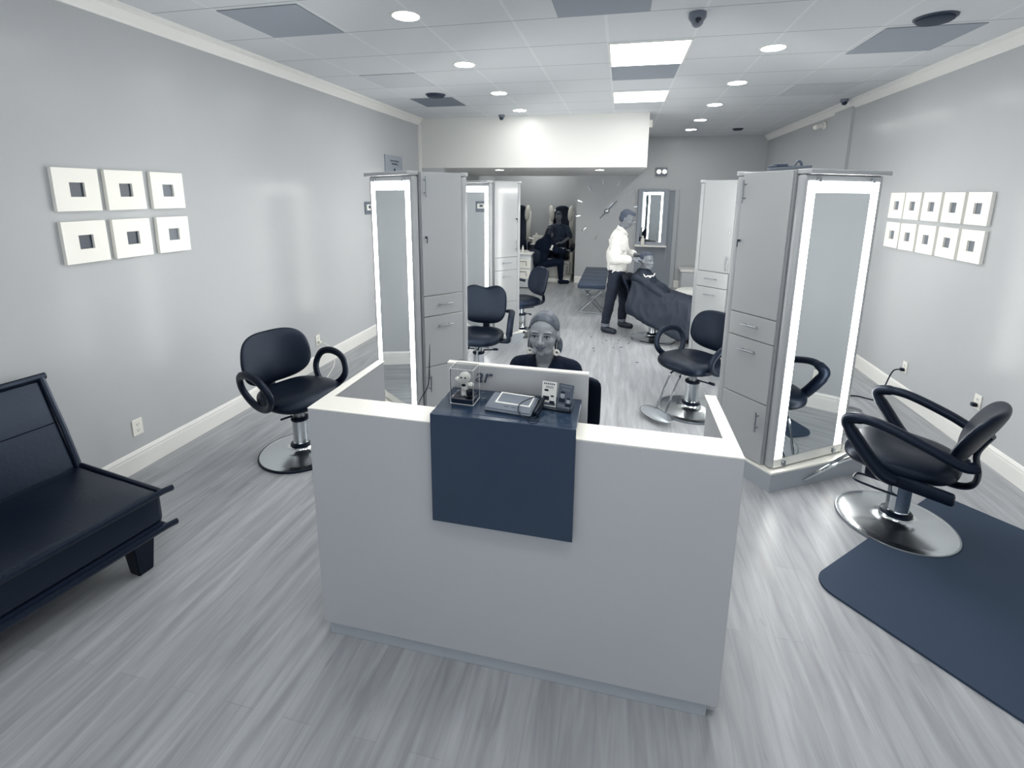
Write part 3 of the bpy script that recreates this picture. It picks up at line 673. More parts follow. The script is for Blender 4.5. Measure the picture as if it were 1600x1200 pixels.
# ------------------------------------------------------------------ anti-fatigue mat
u = Vector((.735, .678)); v_ = Vector((.678, -.735)); P1 = Vector((1.02, 2.375)); pts = []
for (a, b, qa) in ((0, 0, 180), (0, .86, 90), (1.46, .86, 0), (1.46, 0, 270)):
    R_ = .11
    ca = min(max(a, R_), 1.46-R_); cb_ = min(max(b, R_), .86-R_)
    for k in range(9):
        an = rad(qa+90-90*k/8+0); p = P1+u*(ca+R_*math.cos(an))+v_*(cb_+R_*math.sin(an)); pts.append((p.x, p.y))
bm = new(); cc = (1.68+.0, 2.98)
prism(bm, pts, .0005, .012)
tag(fin('floor_mat', bm, mat_m), 'dark rubber floor mat with rounded corners under the right front chair', 'mat')

# ------------------------------------------------------------------ square wall pieces
def square(label, wall, y, z, s, ctr, ang=0, grp='white square wall pieces on the left wall'):
    sx = 1 if wall == 'L' else -1; X = XL if wall == 'L' else XR
    t = root('wall_art', label, 'wall art', (X, y, z), 0, grp)
    bm = new(); i = .042; h = s/2; th = .028
    for (y0, y1, z0, z1) in ((-h, h, i, h), (-h, h, -h, -i), (-h, -i, -i, i), (i, h, -i, i)):
        box(bm, min(.002*sx, th*sx), max(.002*sx, th*sx), y0, y1, z0, z1)
    bmesh.ops.remove_doubles(bm, verts=bm.verts, dist=.0001); fin('frame', bm, canvas, t)
    bm = new(); box(bm, min(.002*sx, .012*sx), max(.002*sx, .012*sx), -i, i, -i, i); fin('inlay', bm, ctr, t)
    if ang: t.rotation_euler = (rad(ang), 0, 0)
dk = mat('inlay_dark_reflection', (44, 56, 72), .3); md = mat('inlay_grey_reflection', (112, 119, 128), .3)  # mirror inlays: the tone they reflect is put into the colour
cols = ['left', 'middle', 'right']
for c_, y in enumerate((2.275, 2.567, 2.87)):
    square('white square wall piece on the left wall, top row, %s' % cols[c_], 'L', y, 1.905-.0, .25, (dk, dk, md)[c_], (0, .5, 0)[c_])
    square('white square wall piece on the left wall, bottom row, %s' % cols[c_], 'L', y+.005, 1.595, .25, (dk, dk, md)[c_], (.6, 0, -.5)[c_])
nth = ['nearest the viewer', 'second from the viewer', 'middle of five', 'second from the tower', 'nearest the tower']
for c_, y in enumerate((4.43, 4.72, 5.01, 5.30, 5.57)):
    square('white square wall piece on the right wall, top row, %s' % nth[c_], 'R', y, 1.82, .25, md, 0, 'white square wall pieces on the right wall')
    square('white square wall piece on the right wall, bottom row, %s' % nth[c_], 'R', y, 1.53, .25, md, (0, .8, 0, -.8, 0)[c_], 'white square wall pieces on the right wall')
def outlet(label, wall, y, z, plug=False):
    sx = 1 if wall == 'L' else -1; X = XL if wall == 'L' else XR
    t = root('wall_outlet', label, 'outlet', (X, y, z), 0, 'white wall outlets')
    bm = new(); box(bm, min(.001*sx, .007*sx), max(.001*sx, .007*sx), -.036, .036, -.058, .058, .002, 1); fin('cover_plate', bm, white_p, t)
    bm = new()
    for zz in (.021, -.021):
        for yy in (-.007, .007): box(bm, min(.006*sx, .0078*sx), max(.006*sx, .0078*sx), yy-.0012, yy+.0012, zz-.006, zz+.006)
        lathe(bm, [(0, 0), (.0025, 0), (.0025, .0018), (0, .0018)], 8, M=Matrix.Translation((.006*sx, 0, zz-.012)) @ Matrix.Rotation(rad(90)*sx, 4, 'Y'))
    fin('slots', bm, dgrey_p, t)
    if plug:
        bm = new(); box(bm, min(.008*sx, .04*sx), max(.008*sx, .04*sx), -.016, .016, -.036, -.008, .005); o = fin('power_plug', bm, white_p if wall == 'L' else armp, t, True)
outlet('white wall outlet on the left wall beside the futon', 'L', 2.43, .305)
outlet('white wall outlet on the left wall behind the left front chair', 'L', 4.48, .31, True)
outlet('white wall outlet with a dark plug, right wall behind the right tower', 'R', 5.03, .32, True)
outlet('white wall outlet on the right wall behind the mat chair, nearest the viewer', 'R', 3.30, .30)
outlet('white wall outlet with a plug, right wall, just above the mat chair backrest', 'R', 4.08, .39, True)
bm = new(); tube(bm, cr([(-3.14, 4.48, .288), (-3.05, 4.52, .22), (-2.95, 4.42, .08), (-2.9, 4.2, .006), (-2.8, 4.05, .006), (-2.65, 4.1, .006), (-2.4, 4.2, .006), (-2.2, 4.05, .006)], 8), .004, 6)
tag(fin('power_cord', bm, white_p, None, True), 'thin white cord from the left wall outlet to the floor', 'cord')
bm = new(); tube(bm, cr([(2.66, 5.03, .298), (2.6, 5.02, .28), (2.55, 5.0, .16), (2.5, 4.95, .04), (2.44, 4.93, .007), (2.3, 5.0, .007), (2.1, 4.9, .007), (1.9, 4.7, .007), (1.75, 4.35, .007)], 8), .006, 8)
tag(fin('power_cord', bm, armp, None, True), 'dark cord from the right wall outlet running behind the right tower', 'cord')
bm = new(); tube(bm, [Vector((2.13+.07*math.cos(a*PI/10), 4.62+.05*math.sin(a*PI/10), .006+.0006*a)) for a in range(34)], .004, 6)
tag(fin('coiled_cord', bm, grey_p, None, True), 'small grey coil of cord on the floor beside the right tower', 'cord')
# sign and thermostat on the left wall
t = root('wall_sign', 'grey sign high on the left wall above the left front tower', 'sign', (XL, 6.48, 2.31))
bm = new(); box(bm, .001, .012, -.27, .27, -.13, .11); fin('sign_board', bm, dark_tile, t)
bm = new()
for k, (y0, y1, z) in enumerate([(-.12, .14, .035), (-.08, .1, -.005)]):
    tube(bm, cr([(.0135, y0+(y1-y0)*i/14, z+.012*math.sin(i*2.1+k)) for i in range(15)], 3), .0035, 5)
ell(bm, (.013, .01, -.085), (.003, .03, .022)); fin('script_marks', bm, spk_m, t)
t = root('thermostat', 'square wall thermostat on the left wall behind the left front tower', 'thermostat', (XL, 5.70, 1.71))
bm = new(); box(bm, .001, .012, -.08, .08, -.08, .08, .003); fin('back_plate', bm, grey_p, t)
bm = new(); box(bm, .012, .032, -.055, .055, -.03, .045, .006); fin('housing', bm, white_p, t, True)
bm = new(); box(bm, .032, .034, -.03, .02, -.005, .03); fin('display', bm, dgrey_p, t)

# ------------------------------------------------------------------ back wall fittings
t = root('wall_clock', 'large frameless wall clock with stick-on markers and two long hands', 'clock', (-.29, YB, 1.56))
bm = new(); lathe(bm, [(0, 0), (.05, 0), (.055, .02), (.03, .045), (0, .05)], 24, M=Matrix.Rotation(rad(90), 4, 'X')); fin('hub', bm, chrome, t, True)
for nm, ang, ln, tl, wd in (('minute_hand', 48, .30, .2, .012), ('hour_hand', 57, .22, .05, .018)):
    bm = new(); box(bm, -tl, ln, -.034, -.03, -wd, wd); bmesh.ops.transform(bm, matrix=Matrix.Rotation(rad(-ang), 4, 'Y'), verts=bm.verts); fin(nm, bm, grey_p if ang < 50 else steel, t)
for k in range(12):
    a = rad(30*k+10); bm = new(); R_ = .60 if k % 3 else .61
    box(bm, -.055, .055, -.018, -.001, -.011, .011, .003, 1)
    bmesh.ops.transform(bm, matrix=Matrix.Translation((R_*math.cos(a), 0, R_*math.sin(a))) @ Matrix.Rotation(-a, 4, 'Y'), verts=bm.verts)
    fin('marker', bm, chrome if k in (5, 6, 7, 0) else steel, t)
t = root('wall_mirror', 'tall framed mirror with a white ledge on the back wall behind the customer', 'mirror', (.64, YB-.055, 1.46))
bm = new(); box(bm, -.3, .3, -.03, -.004, .51, .57); box(bm, -.3, .3, -.03, -.004, -.57, -.51); box(bm, -.3, -.24, -.03, -.004, -.51, .51); box(bm, .2, .3, -.03, -.004, -.51, .51); fin('frame', bm, dark_tile, t)
bm = new(); box(bm, -.24, .2, -.018, -.006, -.51, .51); fin('glass', bm, mirror_m, t)
bm = new(); box(bm, -.33, .3, -.2, -.004, -.60, -.57, .004); fin('ledge', bm, trim_m, t)
def bottle(name, label, x, y, z, r, h, m, cat='bottle', grp=None, capm=None):
    t = root(name, label, cat, (x, y, z), 0, grp)
    bm = new(); lathe(bm, [(0, 0), (r, 0), (r, h*.62), (r*.8, h*.74), (r*.35, h*.8), (r*.35, h*.86), (0, h*.86)], 16); fin('body', bm, m, t, True)
    bm = new(); lathe(bm, [(0, h*.84), (r*.45, h*.84), (r*.45, h), (0, h)], 12); fin('cap', bm, capm or white_p, t, True)
bottle('bottle', 'white bottle on the mirror ledge at the back wall', .47, YB-.165, .893, .035, .18, white_p)
t = root('emergency_light', 'square emergency wall lamp with two bright heads above the door', 'wall lamp', (.765, YB, 2.37))
bm = new(); box(bm, -.11, .11, -.05, -.001, -.08, .08, .01); fin('housing', bm, grey_p, t, True)
for sx in (-.055, .055):
    bm = new(); lathe(bm, [(0, 0), (.038, .0), (.046, .03), (0, .034)], 20, M=Matrix.Translation((sx, -.048, 0)) @ Matrix.Rotation(rad(90), 4, 'X')); fin('lamp_head', bm, glow_em, t, True)
# massage bench
t = root('padded_bench', 'long dark padded bench with crossed chrome legs, left of the standing barber', 'bench', (-.4, 8.58, 0), 0)
bm = new(); box(bm, -.22, .22, -.95, .95, .42, .50, .02, 3)
fin('pad', bm, bench_m, t, True)
for y in (-.6, -.2, .2, .6):
    bm = new(); tube(bm, [(-.21, y, .5), (.21, y, .5)], .0025, 6); fin('tufted_seam', bm, armp, t, True)
bm = new(); box(bm, -.2, .2, -.9, .9, .395, .42); fin('frame', bm, steel, t)
for y in (-.72, .72):
    bm = new()
    for a, b in (((-.19, y-.14, .4), (.19, y-.14, .01)), ((.19, y-.14, .4), (-.19, y-.14, .01)), ((-.19, y+.14, .4), (.19, y+.14, .01)), ((.19, y+.14, .4), (-.19, y+.14, .01)), ((-.19, y-.14, .012), (.19, y-.14, .012)), ((-.19, y-.14, .012), (-.19, y+.14, .012)), ((.19, y-.14, .012), (.19, y+.14, .012))): cap(bm, a, b, .011, .011, 8)
    fin('leg_frame', bm, steel, t, True)
# pale stool behind the customer
t = root('cushion_stool', 'pale rounded cushion stool between the caped customer and the bright tower', 'stool', (1.22, 8.3, 0))
bm = new(); superq(bm, .27, .22, .1, 3, 2.2, 6, lambda c: Vector((c.x, c.y, c.z+.3))); fin('cushion', bm, pale, t, 2)
bm = new(); lathe(bm, [(.16, 0), (.18, .02), (.05, .05), (.04, .22), (.12, .23), (0, .23)], 24); fin('base', bm, steel, t, True)
t = root('storage_bench', 'low grey storage bench against the back wall right of the door', 'bench', (1.75, 10.2, 0))
bm = new(); box(bm, -.5, .5, -.2, .2, .02, .40, .006); fin('body', bm, lam_m, t, True)
bm = new(); box(bm, -.53, .53, -.23, .22, .40, .45, .01); fin('lid', bm, trim_m, t, True)

# pedicure chairs in the alcove
def pedi(label, x, y):
    t = root('pedicure_chair', label, 'pedicure chair', (x, y, 0), 0, 'white winged pedicure chairs')
    bm = new(); box(bm, -.36, .36, -.95, .42, 0, .10, .02); box(bm, -.30, .30, -.3, .42, .10, .40, .04, 3); fin('plinth', bm, pale, t, True)
    bm = new()
    lathe(bm, [(.0, .1), (.18, .1), (.25, .16), (.28, .34), (.30, .36), (.28, .37), (.26, .34), (.22, .18), (0, .16)], 28, c=(0, -.62, 0)); fin('foot_basin', bm, pale, t, True)
    bm = new(); superq(bm, .26, .28, .07, 3, 2.4, 6, lambda c: Vector((c.x, c.y-.02, c.z+.45))); fin('seat', bm, leather, t, 2)
    bm = new(); superq(bm, .22, .60, .06, 3.4, 2.4, 7, lambda c: Vector((c.x, .30+(c.y+.6)*.14-c.z, .45+(c.y+.6)*.99))); fin('back_cushion', bm, leather, t, 2)
    for sg in (1, -1):
        bm = new()
        ell(bm, (sg*.225, .26, 1.46), (.065, .09, .19), Matrix.Rotation(rad(sg*6), 3, 'Y'), 20); hull(bm, [(sg*.19, .3, 1.4), (sg*.285, .3, 1.4), (sg*.29, .42, 1.5), (sg*.2, .42, 1.5), (sg*.21, .2, .75), (sg*.28, .2, .75), (sg*.28, .36, .75), (sg*.21, .36, .75)])
        fin('head_wing', bm, white_p, t, 2)
        bm = new(); box(bm, sg*.24-.035, sg*.24+.035, .28, .42, .4, 1.3, .02, M=Matrix.Translation((0, .0, 0))); fin('side_shell', bm, pale, t, True)
        bm = new(); cap(bm, (sg*.31, -.22, .66), (sg*.31, .28, .70), .055, .06); fin('armrest', bm, armp, t, 2)
        bm = new(); box(bm, sg*.31-.04, sg*.31+.04, -.2, .3, .1, .62, .02); fin('arm_panel', bm, pale, t, True)
    bm = new(); box(bm, -.2, .2, .42, .5, .1, 1.55, .03); fin('back_shell', bm, pale, t, True)
pedi('white winged pedicure chair with the seated customer', -1.38, 11.25)
pedi('white winged pedicure chair at the left, half hidden by the tower', -2.42, 11.25)
# manicure table
t = root('manicure_table', 'white manicure table with drawers in front of the alcove', 'table', (-1.98, 9.75, 0))
bm = new(); box(bm, -.55, .27, -.25, .3, .70, .735, .008); fin('tabletop', bm, trim_m, t, True)
bm = new(); box(bm, -.10, .25, -.22, .28, .02, .66, .004); box(bm, -.5, .25, -.2, .26, .62, .70, .004); fin('cabinet', bm, lam_m, t, True)
for z0, z1 in ((.42, .6), (.2, .39)):
    bm = new(); box(bm, -.085, .235, -.236, -.22, z0, z1, .002); dr = fin('drawer', bm, top_m, t)
    bm = new(); tube(bm, [(.02, -.237, z1-.04), (.02, -.26, z1-.04), (.16, -.26, z1-.04), (.16, -.26, z1-.12), (.16, -.237, z1-.12)], .006, 6); fin('handle', bm, armp, dr, True)
bm = new(); box(bm, -.5, -.46, -.2, .26, 0, .62); fin('leg_panel', bm, lam_m, t)
for i, (dx, h, lb) in enumerate(((-.02, .12, 'small white bottle on the manicure table, left one'), (.06, .14, 'small white bottle on the manicure table, right one'), (-.11, .09, 'shortest white bottle on the manicure table'))):
    bottle('nail_bottle', lb, -1.98+dx, 9.62, .735, .022, h, white_p, 'bottle', 'bottles on the manicure table')
t = root('table_lamp', 'thin curved lamp on the manicure table', 'lamp', (-1.86, 9.8, .735))
bm = new(); lathe(bm, [(0, 0), (.05, 0), (.045, .015), (0, .018)], 20); fin('base', bm, white_p, t, True)
bm = new(); tube(bm, cr([(0, 0, .015), (-.01, 0, .16), (0, 0, .24), (.06, -.02, .29)], 6), .007, 8); fin('stem', bm, steel, t, True)
bm = new(); cap(bm, (.04, -.02, .285), (.12, -.04, .27), .014, .016, 10); fin('head', bm, white_p, t, 2)
t = root('side_cabinet', 'low grey cabinet with a white box on it, between the pedicure chairs', 'cabinet', (-1.92, 11.55, 0))
bm = new(); box(bm, -.14, .14, -.3, .3, 0, .72, .006); fin('body', bm, dgrey_p, t, True)
bm = new(); box(bm, -.14, .14, -.32, .3, .72, .745, .004); fin('top', bm, trim_m, t, True)
t = root('tissue_box', 'white box on the low cabinet between the pedicure chairs', 'box', (-1.92, 11.45, .745))
bm = new(); box(bm, -.12, .12, -.1, .1, 0, .18, .01); fin('carton', bm, white_p, t, True)
bm = new(); ell(bm, (-.03, -.02, .2), (.03, .015, .05)); fin('tissue', bm, trim_m, t, 2)
t = root('coat_pile', 'dark coats heaped on the left pedicure chair', 'coats', (-2.36, 11.05, .5))
bm = new(); ell(bm, (0, 0, .12), (.24, .2, .14)); ell(bm, (.18, -.1, .22), (.16, .16, .15)); ell(bm, (-.1, -.1, .2), (.14, .15, .13)); fused('cloth', bm, black_c, t, .012, 3)

# hair on the floor
bm = new()
for i in range(20):
    a = random.random()*2*PI; r = random.random()**.7; x = .12+.55*r*math.cos(a); y = 6.2+.45*r*math.sin(a); L_ = .006+.014*random.random(); b = random.random()*PI
    if i > 12: x += .9*random.random(); y -= .9*random.random()
    box(bm, -L_, L_, -.006, .006, .0005, .003, M=Matrix.Translation((x, y, 0)) @ Matrix.Rotation(b, 4, 'Z'))
tag(fin('hair_clippings', bm, hair_b), 'scattered dark hair clippings on the floor round the barber', 'hair clippings', None, 'stuff')

# ------------------------------------------------------------------ people
def frame(pos, yaw=0, pitch=0, roll=0):
    """face looks along local -Y; yaw about Z, pitch>0 looks down"""
    return Matrix.Translation(Vector(pos)) @ Matrix.Rotation(rad(yaw), 4, 'Z') @ Matrix.Rotation(rad(pitch), 4, 'X') @ Matrix.Rotation(rad(roll), 4, 'Y')
def head(bm, M, s=1.0, fem=False):
    n0 = len(bm.verts); bm.verts.ensure_lookup_table()
    pre = set(bm.verts)
    jw = .88 if fem else 1.0
    ell(bm, (0, .016, .03), (.073, .092, .086)); ell(bm, (0, -.02, .03), (.066, .066, .075))
    ell(bm, (0, -.014, -.028), (.0625, .073, .080)); ell(bm, (0, -.030, -.066), (.050*jw, .052, .042))
    ell(bm, (0, -.060, -.093), ((.017, .018, .017) if fem else (.022, .021, .019))); ell(bm, (.028*jw, -.028, -.086), (.026, .045, .022)); ell(bm, (-.028*jw, -.028, -.086), (.026, .045, .022))
    cap(bm, (0, -.083, .008), (0, -.104, -.030), .0075, .0105, 12); ell(bm, (.011, -.094, -.034), (.0085, .011, .007)); ell(bm, (-.011, -.094, -.034), (.0085, .011, .007))
    for k in (1, -1):
        ell(bm, (.030*k, -.074, .020), (.024, .014, .0075)); ell(bm, (.036*k, -.056 if fem else -.062, -.026), (.025, .022, .024)); ell(bm, (.0735*k, .008, -.008), (.009, .019, .029))
        ell(bm, (.030*k, -.068, .001), (.0165, .0165, .012))
    ell(bm, (0, -.076, -.058), (.027, .016, .018))
    for v in bm.verts:
        if v not in pre: v.co = M @ (v.co*s)
def face_bits(par, M, s=1.0, smile=.006, brow=hair_d, lips=lip_m, lid=0):
    def T(p): return M @ (Vector(p)*s)
    for k in (1, -1):
        bm = new(); ell(bm, (0, 0, 0), (.0125*s, .0122*s, .0103*s), n=14); bmesh.ops.transform(bm, matrix=Matrix.Translation(T((.030*k, -.0745, .0005))) @ M.to_3x3().to_4x4(), verts=bm.verts); e = fin('eye', bm, eye_w, par, 2)
        bm = new(); ell(bm, (0, 0, 0), (.0056*s, .003*s, .0056*s), n=12); bmesh.ops.transform(bm, matrix=Matrix.Translation(T((.030*k, -.0856, .0003))) @ M.to_3x3().to_4x4(), verts=bm.verts); fin('iris', bm, eye_d, e, 2)
        bm = new(); tube(bm, [T((.030*k+.0145*x, -.0865+.006*x*x, .0068-.0052*x*x+.001*x*k)) for x in (-1, -.6, -.2, .2, .6, 1)], .0027*s, 6); fin('lashes', bm, hair_b, par, True)
        bm = new(); tube(bm, [T((.030*k+.0185*x, -.0885+.008*x*x, .0225-.004*x*x+.0015*x*k)) for x in (-1, -.5, 0, .5, 1)], [.0012*s, .0022*s, .0026*s, .0024*s, .0012*s], 6); fin('eyebrow', bm, brow, par, True)
    bm = new()
    U = [(x*.030, -.0962+.0185*x*x, -.0555+smile*x*x-(.001 if abs(x) < .1 else -.0007 if abs(x) < .5 else 0)) for x in (-1, -.75, -.5, -.25, 0, .25, .5, .75, 1)]
    Lw = [(x*.028, -.0962+.0175*x*x, -.0625+smile*1.6*x*x) for x in (-1, -.75, -.5, -.25, 0, .25, .5, .75, 1)]
    tube(bm, [T(p) for p in U], [s*q for q in (.0012, .0024, .0030, .0033, .0028, .0033, .0030, .0024, .0012)], 8)
    tube(bm, [T(p) for p in Lw], [s*q for q in (.0012, .0026, .0036, .0042, .0044, .0042, .0036, .0026, .0012)], 8)
    l_ = fin('lips', bm, lips, par, True)
    if smile > .007:
        bm = new(); tube(bm, [T((x*.019, -.0965+.012*x*x, -.0588+smile*1.25*x*x)) for x in (-1, -.5, 0, .5, 1)], [s*q for q in (.0008, .0018, .0022, .0018, .0008)], 8); fin('teeth', bm, eye_w, l_, True)
def hand(bm, wrist, d, pn, side=1, s=1.0, curl=.5):
    """wrist point, direction of the fingers, palm normal (the side the fingers curl to)"""
    d = Vector(d).normalized(); pn = Vector(pn); pn = (pn-d*pn.dot(d)).normalized(); b = d.cross(pn)*side; w0 = Vector(wrist)
    for k, (o, ln) in enumerate(((-.027, .066), (-.009, .076), (.009, .072), (.026, .058))):
        a = w0+d*.085*s+b*o*s; cap(bm, w0+d*.015*s+b*o*.6*s, a, .014*s, .0115*s, 8)
        p, dd = a, d
        for j, f in enumerate((.45, .32, .23)):
            dd = (dd*math.cos(curl*(.5+.3*j))+pn*math.sin(curl*(.5+.3*j))).normalized(); q = p+dd*ln*f*s; cap(bm, p, q, (.0092-.0008*j)*s, (.0088-.0009*j)*s, 8); p = q
    a = w0+d*.02*s-b*.022*s; m_ = w0+d*.05*s-b*.045*s+pn*.012*s; e = w0+d*.082*s-b*.05*s+pn*.026*s
    cap(bm, a, m_, .013*s, .0105*s, 8); cap(bm, m_, e, .0105*s, .0085*s, 8)

# receptionist
R1 = root('person', 'smiling woman in a black V-neck top with round earrings behind the desk', 'person', (0, 0, 0))
HM = frame((-.368, 2.44, 1.172), -2, -4, 0) @ Matrix.Diagonal((1.06, 1, .98, 1)); s_ = 1.0
bm = new(); head(bm, HM, s_, True)
cap(bm, (-.368, 2.465, 1.12), (-.368, 2.50, .985), .045, .053, 18)
ell(bm, (-.368, 2.495, .98), (.062, .05, .05)); ell(bm, (-.365, 2.50, .93), (.13, .07, .06))
chain(bm, [(-.505, 2.50, .945), (-.56, 2.42, .74), (-.48, 2.2, .775)], [.05, .042, .030]); chain(bm, [(-.215, 2.50, .945), (-.18, 2.42, .74), (-.26, 2.2, .775)], [.05, .042, .030])
hand(bm, (-.47, 2.17, .775), (.35, -1, 0), (0, 0, -1), 1, .95, .35); hand(bm, (-.27, 2.17, .775), (-.35, -1, 0), (0, 0, -1), -1, .95, .35)
ell(bm, (-.365, 2.5, .87), (.155, .095, .16)); ell(bm, (-.365, 2.52, .66), (.14, .10, .17)); ell(bm, (-.365, 2.54, .56), (.18, .14, .1))
for k in (1, -1): chain(bm, [(-.365+.09*k, 2.5, .54), (-.365+.11*k, 2.12, .55), (-.365+.1*k, 2.14, .12)], [.085, .058, .042]); cap(bm, (-.365+.1*k, 2.16, .06), (-.365+.11*k, 2.0, .04), .038, .03)
body = fused('body', bm, skin, R1, .0042, 3)
face_bits(R1, HM, s_, .0085, hair_d)
bm = new()
# top: torso shell with sleeves, cut to a V in front
ell(bm, (-.365, 2.505, .87), (.172, .112, .18)); ell(bm, (-.367, 2.495, .985), (.10, .078, .055)); ell(bm, (-.367, 2.48, .93), (.13, .09, .08)); ell(bm, (-.365, 2.52, .68), (.155, .115, .2)); ell(bm, (-.365, 2.54, .57), (.19, .15, .1))
chain(bm, [(-.365, 2.53, .985), (-.505, 2.51, .952), (-.565, 2.425, .745), (-.49, 2.23, .775)], [.055, .064, .056, .045]); chain(bm, [(-.365, 2.53, .985), (-.225, 2.51, .952), (-.172, 2.425, .745), (-.25, 2.23, .775)], [.055, .064, .056, .045])
o = fused('top', bm, black_c, R1, .005, 6)
bm = bmesh.new(); bm.from_mesh(o.data)
def in_v(c):
    return c.y < 2.50 and c.z > .955 and abs(c.x+.368) < .004+(c.z-.955)*.60
bmesh.ops.delete(bm, geom=[v for v in bm.verts if in_v(v.co) or (c_ := v.co).z > .985 and math.hypot(c_.x+.368, (c_.y-2.5)) < .057], context='VERTS')
trim_edge(o, bm, 25)
bm = new()
for k in (1, -1): chain(bm, [(-.365+.09*k, 2.52, .54), (-.365+.11*k, 2.11, .55), (-.365+.1*k, 2.14, .14)], [.1, .07, .055])
fused('trousers', bm, black_c, R1, .01, 4)
bm = new()
for k in (1, -1): cap(bm, (-.365+.1*k, 2.17, .045), (-.365+.11*k, 1.99, .035), .045, .034)
fused('shoes', bm, shoe_m, R1, .008, 2)
# chest skin fill above the V so it reads as a neckline
bm = new()
def hp(p): return HM @ Vector(p)
ell(bm, (0, .022, .038), (.0785, .094, .088)); ell(bm, (0, -.013, .036), (.0735, .073, .086)); ell(bm, (0, .04, .0), (.0765, .072, .075)); cap(bm, (0, .10, .02), (0, .125, -.09), .03, .034); cap(bm, (0, .12, -.09), (.01, .11, -.19), .034, .02)
for k in (1, -1): ell(bm, (.07*k, .05, -.07), (.022, .03, .05))
bmesh.ops.transform(bm, matrix=HM, verts=bm.verts)
o = fused('hair', bm, hair_l, R1, .005, 3)
bm = bmesh.new(); bm.from_mesh(o.data); inv = HM.inverted()
kill = []
for v in bm.verts:
    p = inv @ v.co
    if p.y < -.002 and p.z < .086-9*p.x**2-(.5*(abs(p.x)-.05) if abs(p.x) > .05 else 0): kill.append(v)
bmesh.ops.delete(bm, geom=kill, context='VERTS'); trim_edge(o, bm)
for k in (1, -1):
    bm = new(); c0 = Vector((-.368+.072*k, 2.425, 1.078))
    tube(bm, [c0+Vector((.0125*math.cos(a*PI/8), 0, .0125*math.sin(a*PI/8))) for a in range(16)], .0065, 8, closed=True); cap(bm, c0+Vector((0, 0, .015)), c0+Vector((0, .01, .055)), .0009, .0009, 6)
    fin('earring', bm, white_p, R1, True)
# her chair
t = root('office_chair', 'black office chair behind the reception desk under the woman', 'office chair', (-.365, 2.62, 0))
bm = new(); superq(bm, .25, .24, .05, 3, 2.4, 6, lambda c: Vector((c.x, c.y-.05, c.z+.42))); fin('seat', bm, leather, t, 2)
bm = new(); superq(bm, .285, .17, .035, 8, 2.6, 8, lambda c: Vector((c.x+.02, .16+c.z-.4*c.x**2, c.y+.66))); fin('backrest', bm, leather, t, 2)
bm = new(); cap(bm, (0, .14, .38), (0, .2, .62), .02, .02); cap(bm, (0, .14, .38), (0, 0, .37), .02, .02); fin('back_bracket', bm, armp, t, 2)
bm = new(); lathe(bm, [(.03, .1), (.03, .38), (0, .38)], 16); fin('gas_lift', bm, chrome, t, True)
for k in range(5):
    a = rad(72*k+20); bm = new(); cap(bm, (0, 0, .12), (.25*math.cos(a), .25*math.sin(a), .075), .022, .014, 8); lg = fin('base_arm', bm, armp, t, 2)
    bm = new(); lathe(bm, [(0, -.012), (.025, -.012), (.028, 0), (.025, .012), (0, .012)], 16, M=Matrix.Translation((.25*math.cos(a), .25*math.sin(a), .03)) @ Matrix.Rotation(a, 4, 'Z') @ Matrix.Rotation(rad(90), 4, 'X')); fin('caster', bm, armp, lg, True)

# barber
R2 = root('person', 'standing man in a white rolled-sleeve shirt and dark jeans cutting hair', 'person', (0, 0, 0))
HB2 = frame((.085, 6.70, 1.585), 78, 24, 0)
bm = new(); head(bm, HB2)
cap(bm, (.055, 6.71, 1.52), (.0, 6.72, 1.38), .054, .058, 16)
ell(bm, (-.01, 6.72, 1.28), (.10, .17, .14)); ell(bm, (-.02, 6.72, 1.08), (.095, .14, .18)); ell(bm, (-.01, 6.72, .9), (.10, .15, .12))
NA = [(-.03, 6.545, 1.35), (-.045, 6.47, 1.06), (.17, 6.50, 1.065)]; FA = [(.02, 6.89, 1.35), (.10, 6.90, 1.10), (.25, 6.72, 1.10)]
chain(bm, NA, [.05, .038, .028]); chain(bm, FA, [.05, .038, .028])
hand(bm, (.175, 6.50, 1.07), (1, .1, .08), (0, .5, -1), 1, 1, .7); hand(bm, (.255, 6.715, 1.105), (.9, -.35, .0), (0, -.3, -1), -1, 1, .7)
NLg = [(-.02, 6.64, .86), (-.085, 6.62, .47), (-.14, 6.66, .09)]; FLg = [(.0, 6.81, .86), (.10, 6.88, .47), (.09, 6.99, .09)]
chain(bm, NLg, [.085, .058, .04]); chain(bm, FLg, [.085, .058, .04])
cap(bm, (-.14, 6.66, .05), (-.02, 6.60, .035), .04, .032); cap(bm, (.09, 6.99, .05), (.21, 6.95, .035), .04, .032)
fused('body', bm, skin2, R2, .0065, 3); face_bits(R2, HB2, 1, .002, hair_d, skin2)
bm = new()
ell(bm, (-.01, 6.72, 1.27), (.125, .195, .16)); ell(bm, (-.03, 6.72, 1.08), (.13, .175, .22)); ell(bm, (-.01, 6.72, .93), (.135, .185, .13)); cap(bm, (.01, 6.72, 1.42), (-.01, 6.72, 1.36), .07, .09)
chain(bm, [(0, 6.72, 1.35)]+[(-.03, 6.555, 1.35), (-.055, 6.47, 1.06), (.09, 6.485, 1.06)], [.08, .072, .064, .055]); chain(bm, [(0, 6.72, 1.35)]+[(.02, 6.885, 1.35), (.09, 6.90, 1.10), (.17, 6.82, 1.10)], [.08, .072, .062, .055])
for i in range(16):
    a = random.random()*2*PI; z = .85+.4*random.random(); cap(bm, (.12*math.cos(a)-.02, 6.72+.175*math.sin(a), z), (.13*math.cos(a+.5)-.02, 6.72+.178*math.sin(a+.5), z+.09), .010, .012, 6)
cap(bm, (.07, 6.66, 1.41), (.0, 6.63, 1.45), .016, .018, 8); cap(bm, (.07, 6.78, 1.41), (.0, 6.81, 1.45), .016, .018, 8)
o = fused('shirt', bm, shirt_m, R2, .0065, 2); wrinkle(o, .011, 13, (1, 1, .8))
